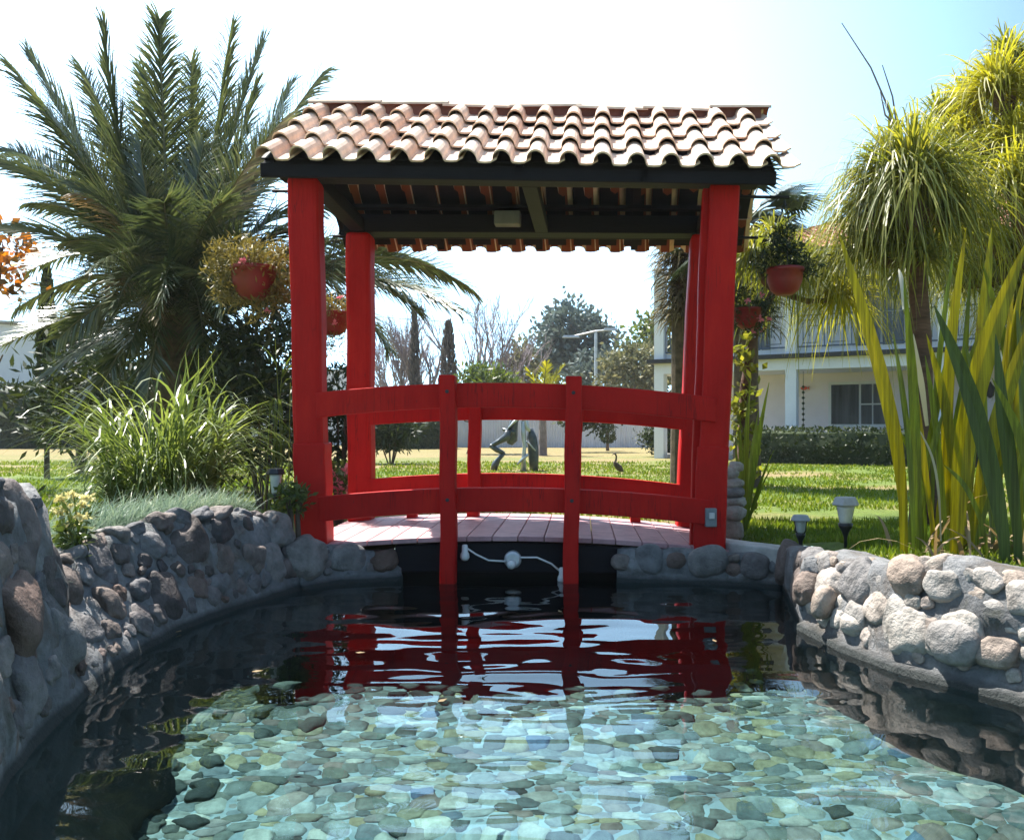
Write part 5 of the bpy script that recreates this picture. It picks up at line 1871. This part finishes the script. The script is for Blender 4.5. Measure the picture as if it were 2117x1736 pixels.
def cypress(label, px, Y, top_py, r, mat='cypress', base_z=0.24, z_lift=0.5, n=2600, group='narrow cypresses'):
    bx = (px - CX) / FPX * Y
    top = at(px, top_py, Y).z
    root = thing('cypress', (bx, Y, base_z), label, 'tree', group)
    mb = MB(); mb.tube([(bx, Y, base_z - 0.05), (bx, Y, top - 0.3)], [r * 0.22, 0.02], 7); mb.build('trunk', M['bark'], root)
    mb = MB()
    hh = top - base_z - z_lift
    for k in range(n):
        t = U(0, 1) ** 1.25
        rad = r * (1 - t) ** 0.6 * min(1, 0.45 + t * 4) * U(0.55, 1.08)
        a = U(0, 6.28)
        p = Vector((bx + math.cos(a) * rad, Y + math.sin(a) * rad, base_z + z_lift + hh * t))
        d = Vector((math.cos(a) * 0.35, math.sin(a) * 0.35, 1)).normalized()
        mb.leaf(p, d, d.cross(rvec()).normalized(), U(0.5, 1.1) * max(0.12, hh * 0.06), max(0.05, hh * 0.018))
    mb.build('crown', M[mat], root)
    return root


cypress('narrow pointed brownish cypress left of the first rail post top', 927, 40, 668, 0.55, n=2200)
cypress('dark slender cypress rising out of the bushy bare tree', 857, 42, 636, 0.24, n=1300)
cypress('small dark cypress in front of the corrugated fence', 1256, 33, 852, 0.33, mat='shrub_dark', z_lift=0.25, n=900)
cypress('dark tall cypress at the left edge of the photo beside the white outbuilding', 97, 15, 560, 0.22, mat='shrub_dark', n=1800)

tree('leafy_tree', 'big grey green broad tree beyond the lawn, right of the bare trees', 'tree', 1195, 62, 900, (1190, 705), (2.7, 2.4, 2.6), 'far', 95, 42, 0.5, 0.26, 0.75, 'bark_grey', 0.25, 9, group='leafy trees beyond the lawn')
tree('leafy_tree', 'lower side crown of grey green tree left of street lamp', 'tree', 1110, 64, 900, (1105, 765), (2.2, 2.0, 2.0), 'olive', 55, 40, 0.45, 0.22, 0.7, 'bark_grey', 0.2, 7, group='leafy trees beyond the lawn')
tree('leafy_tree', 'olive coloured round tree beside the white house corner', 'tree', 1310, 46, 900, (1310, 775), (1.9, 1.5, 1.6), 'olive', 80, 40, 0.3, 0.14, 0.5, 'bark_grey', 0.15, 7, group='leafy trees beyond the lawn')
tree('leafy_tree', 'green tree behind the white house corner', 'tree', 1365, 52, 900, (1372, 730), (2.3, 2.0, 2.3), 'shrub', 70, 40, 0.4, 0.2, 0.7, 'bark', 0.2, 7, group='leafy trees beyond the lawn')
tree('leafy_tree', 'hazy grey green tree under the street lamp', 'tree', 1240, 58, 900, (1240, 780), (2.0, 1.8, 1.6), 'far', 60, 40, 0.42, 0.2, 0.6, 'bark_grey', 0.2, 7, group='leafy trees beyond the lawn')
tree('garden_tree', 'small dark leafy garden tree with thin trunk behind the first rail post', 'tree', 968, 29, 925, (1000, 800), (1.05, 0.8, 0.62), 'shrub', 75, 34, 0.2, 0.075, 0.3, 'bark', 0.07, 8, group='small garden trees on the lawn')
tree('garden_tree', 'small round tree in front of the corrugated fence behind the second rail post', 'tree', 1182, 31, 935, (1215, 850), (1.15, 0.9, 0.75), 'shrub_dark', 70, 32, 0.2, 0.09, 0.3, 'bark', 0.09, 8, group='small garden trees on the lawn')
tree('garden_tree', 'orange flowering tree at the far left behind the date palm', 'tree', -70, 13, 900, (0, 540), (0.36, 0.4, 0.55), 'orange', 18, 20, 0.16, 0.09, 0.3, 'bark', 0.08, 6, group=None)
tree('garden_tree', 'dark leafy tree low on the left behind the date palm fronds', 'tree', 165, 16, 900, (175, 720), (0.55, 0.6, 0.7), 'shrub_dark', 40, 26, 0.2, 0.08, 0.3, 'bark', 0.08, 6)

bush('shrub', 'dark drooping shrub on the lawn behind the rear left bridge post', 'shrub', 808, 888, 21.0, (0.75, 0.55, 0.42), 'shrub_dark', 80, 30, 0.2, 0.05, 0.25)
bush('shrub', 'round clipped dark bush in front of the fence near the house', 'shrub', 1374, 905, 26.0, (0.62, 0.6, 0.55), 'shrub_dark', 120, 34, 0.1, 0.05, 0.2, shell=0.75)

# feathery yellow palm beyond the rail
yc = at(1122, 835, 27)
yp = thing('yellow_palm', (yc.x, yc.y, 0.24), 'young palm with yellow green fronds on the lawn behind the statue', 'palm tree')
mb = MB(); mb.tube([(yc.x, yc.y, 0.2), (yc.x, yc.y, yc.z)], [0.14, 0.1], 8); mb.build('trunk', M['bark_grey'], yp)
for (tx, ty, dz) in ((1165, 757, 0), (1185, 790, 0.2), (1090, 765, 0.3), (1075, 800, -0.2), (1130, 750, -0.4), (1180, 830, -0.5), (1070, 840, 0.3), (1150, 780, 0.8)):
    tip = at(tx, ty, 27 + dz)
    ra, lf = frond(yc.copy(), (yc + tip) / 2 + Vector((0, 0, 0.25)), tip, yc, n=26, lmax=0.4, lw=0.04)
    o = ra.build('frond', M['rachis'], yp); lf.build('leaflets', M['pony_yellow'], o)

# street lamp and overhead wires
lp = at(1232, 690, 50)
sl_ = thing('street_lamp', (lp.x, lp.y, 0.24), 'pale street lamp with wide arm in front of the grey green tree', 'street lamp')
mb = MB(); mb.tube([(lp.x, lp.y, 0.2), (lp.x, lp.y, lp.z + 0.1)], [0.11, 0.08], 8); mb.build('pole', M['pale_metal'], sl_)
mb = MB(); mb.tube([at(1185, 695, 50), lp + Vector((0, 0, 0.15)), at(1260, 682, 50)], [0.05, 0.06, 0.05], 6); mb.build('arm', M['pale_metal'], sl_)
for (a, b, d) in ((1180, 698, 0.5), (1262, 683, 0.4)):
    p = at(a, b, 50)
    mb = MB(); mb.loft([[p + Vector((x * d, y * 0.12, z)) for x, y, z in ((-1, -1, 0), (1, -1, 0), (1, 1, 0), (-1, 1, 0))], [p + Vector((x * d * 0.8, y * 0.1, 0.13)) for x, y in ((-1, -1), (1, -1), (1, 1), (-1, 1))]])
    mb.build('lamp_head', M['pale_metal'], sl_)
for (y0, y1, Y, lab) in ((642, 676, 55, 'upper thin overhead cable across the sky in the bridge opening'), (758, 752, 57, 'lower thin overhead cable behind the bare trees')):
    a, b = at(640, y0, Y), at(1420, y1, Y)
    mb = MB(); mb.tube([a.lerp(b, t) + Vector((0, 0, -0.35 * 4 * t * (1 - t))) for t in [k / 14 for k in range(15)]], 0.018, 4)
    tag(mb.build('overhead_cable', M['black_plastic']), lab, 'cable', 'overhead cables')

# ------------------------------------------------------------------ lawn statue, heron
SY = 17.6


def limb(mb, pts, ws, dep=0.07):
    """flattened metal limb"""
    q = [at(a, b, SY + dy) for a, b, dy in pts]
    rings = []
    for k, p in enumerate(q):
        t = (q[min(k + 1, len(q) - 1)] - q[max(k - 1, 0)]).normalized()
        s = t.cross(Vector((0, 1, 0))).normalized()
        w = ws[k] / FPX * SY / 2
        rings.append([p + s * (w * math.cos(a)) + Vector((0, dep * math.sin(a), 0)) for a in [2 * math.pi * j / 10 for j in range(10)]])
    mb.loft(rings)


st0 = at(1075, 975, SY)
stat = thing('statue', (st0.x, st0.y, 0.24), 'abstract dark metal statue with bent legs and pointed top on the lawn', 'statue')


def spx(x, y):  # zoom pixels -> photo pixels
    return 917.4 + x / 5.274, 802.7 + y / 5.274


def L_(pts, ws, name, mat, dy=0.0):
    mb = MB(); limb(mb, [(*spx(a, b), dy) for a, b in pts], [w / 5.274 for w in ws]); return mb.build(name, M[mat], stat, smooth=True)


L_([(700, 460), (690, 530), (600, 580), (510, 630)], [70, 90, 60, 40], 'thigh', 'bronze', -0.12)
L_([(505, 620), (580, 670), (660, 710)], [50, 60, 40], 'shin', 'bronze', -0.12)
L_([(665, 700), (600, 770), (560, 830), (545, 890)], [40, 50, 80, 70], 'foot', 'bronze', -0.12)
L_([(820, 260), (770, 360), (745, 460), (740, 560), (720, 610)], [40, 90, 120, 130, 60], 'torso', 'bronze', 0.02)
L_([(640, 440), (700, 470), (770, 480)], [30, 50, 60], 'arm', 'bronze', -0.05)
L_([(855, 235), (880, 330), (905, 420), (935, 470)], [30, 70, 60, 30], 'head_plume', 'pale_metal', 0.0)
L_([(840, 300), (760, 370), (700, 440)], [40, 30, 16], 'upper_arm', 'pale_metal', -0.08)
L_([(860, 360), (870, 500), (880, 640), (870, 760), (870, 900)], [46, 50, 40, 46, 70], 'spine', 'pale_metal', -0.03)
L_([(940, 440), (960, 540), (975, 660), (980, 780), (985, 920)], [70, 110, 120, 110, 90], 'rear_leg', 'bronze', 0.08)
L_([(870, 560), (930, 600), (1000, 680)], [16, 20, 14], 'strap', 'pale_metal', 0.0)
L_([(920, 720), (850, 780), (800, 830)], [34, 28, 20], 'hand', 'pale_metal', -0.1)
hr0 = at(1281, 985, 16.2)
heron = thing('heron_statue', (hr0.x, hr0.y, 0.24), 'small long necked heron statue standing on the lawn', 'statue')
SY = 16.2


def h_(pts, ws, name, dep=0.03):
    mb = MB(); limb(mb, [(*spx(a, b), 0) for a, b in pts], [w / 5.274 for w in ws], dep); o = mb.build(name, M['bark'], heron, smooth=True); return o


h_([(1855, 800), (1885, 840), (1920, 870), (1955, 905)], [30, 62, 70, 20], 'body', 0.05)
h_([(1862, 820), (1878, 780), (1882, 740), (1870, 712), (1862, 712)], [30, 22, 18, 20, 18], 'neck', 0.018)
h_([(1866, 708), (1850, 716), (1832, 728)], [18, 10, 3], 'beak', 0.012)
for d in (0, 16):
    h_([(1910 + d, 890), (1914 + d, 950), (1912 + d, 985)], [9, 7, 12], 'leg', 0.008)

# a few fallen leaves floating on the pond
for (px, py) in ((375, 1306), (735, 1352), (1160, 1268), (520, 1392), (1480, 1330), (905, 1455)):
    Y = CAMZ * FPX / (py - HY)
    p = at(px, py, Y)
    p.z = 0.008
    a = U(0, 6.28)
    d = Vector((math.cos(a), math.sin(a), 0.05)); sd = Vector((-math.sin(a), math.cos(a), 0.1))
    mb = MB()
    q = [p, p + d * 0.02 + sd * 0.011, p + d * 0.05, p + d * 0.02 - sd * 0.011]
    mb.loft([q, [v + Vector((0, 0, 0.0015)) for v in q]])
    tag(mb.build('fallen_leaf', M['palm_dry']), 'tiny dry fallen leaf floating on the pond', 'leaf', 'fallen leaves floating on the pond')

# ------------------------------------------------------------------ lawn blades
def lawn_blades():
    rg = np.random.default_rng(4)
    n = 110000
    # density falls off with distance
    Y = 6.6 + (22.0 - 6.6) * rg.random(n) ** 1.7
    X = (rg.random(n) * 2 - 1) * (1.6 + 0.66 * Y)
    keep = np.array([not (-2.2 < x < 2.3 and y < 8.0) and not (x < -1.3 and y < 7.3) for x, y in zip(X, Y)])
    X, Y = X[keep], Y[keep]
    thin = np.array([noise.noise(Vector((x * 0.45, y * 0.55, 9))) + 0.5 * noise.noise(Vector((x * 1.7, y * 1.7, 4))) for x, y in zip(X, Y)])
    k1 = thin < 0.12 + 0.25 * rg.random(len(X))
    X, Y = X[k1], Y[k1]
    # right-hand near strip
    m = 16000
    m = 26000
    X2 = 1.7 + 4.0 * rg.random(m); Y2 = 4.3 + 3.7 * rg.random(m)
    k2 = np.array([pdist(x, y, POND) > 0.33 for x, y in zip(X2, Y2)])
    X = np.concatenate([X, X2[k2]]); Y = np.concatenate([Y, Y2[k2]])
    n = len(X)
    Z = np.array([gz(x, y) for x, y in zip(X, Y)]) - 0.005
    a = rg.random(n) * 6.283
    patch = np.array([noise.noise(Vector((x * 0.5, y * 0.8, 3))) for x, y in zip(X, Y)])
    h = (0.028 + 0.035 * rg.random(n)) * (1 + 0.5 * patch)
    w = 0.0045 + 0.0008 * Y
    lx = (rg.random(n) - 0.5) * 0.05
    ly = (rg.random(n) - 0.5) * 0.05
    v = np.empty((n, 3, 3))
    v[:, 0, 0] = X - np.cos(a) * w; v[:, 0, 1] = Y - np.sin(a) * w; v[:, 0, 2] = Z
    v[:, 1, 0] = X + np.cos(a) * w; v[:, 1, 1] = Y + np.sin(a) * w; v[:, 1, 2] = Z
    v[:, 2, 0] = X + lx; v[:, 2, 1] = Y + ly; v[:, 2, 2] = Z + h
    me = bpy.data.meshes.new('lawn_grass')
    me.vertices.add(n * 3); me.loops.add(n * 3); me.polygons.add(n)
    me.vertices.foreach_set('co', v.reshape(-1))
    me.loops.foreach_set('vertex_index', np.arange(n * 3, dtype=np.int32))
    me.polygons.foreach_set('loop_start', np.arange(0, n * 3, 3, dtype=np.int32))
    me.update(calc_edges=True)
    me.materials.append(M['lawn_blade'])
    o = bpy.data.objects.new('lawn_grass', me)
    col.objects.link(o)
    tag(o, 'short mown lawn grass around the bridge', 'grass', kind='stuff')


lawn_blades()

# ------------------------------------------------------------------ thin summer haze
mb = MB(); mb.box((-70, -12, -3.2), (70, 95, 16))
hz_m = bpy.data.materials.new("haze_air")
hz_m.use_nodes = True
hn = hz_m.node_tree
hn.nodes.remove(hn.nodes["Principled BSDF"])
pv = hn.nodes.new("ShaderNodeVolumePrincipled")
pv.inputs["Color"].default_value = (0.93, 0.96, 1.0, 1)
pv.inputs["Density"].default_value = 0.0005
pv.inputs["Anisotropy"].default_value = 0.35
hn.links.new(pv.outputs[0], hn.nodes["Material Output"].inputs["Volume"])
hz_o = mb.build('haze', hz_m)
tag(hz_o, 'thin bright haze in the air', 'haze', kind='stuff')
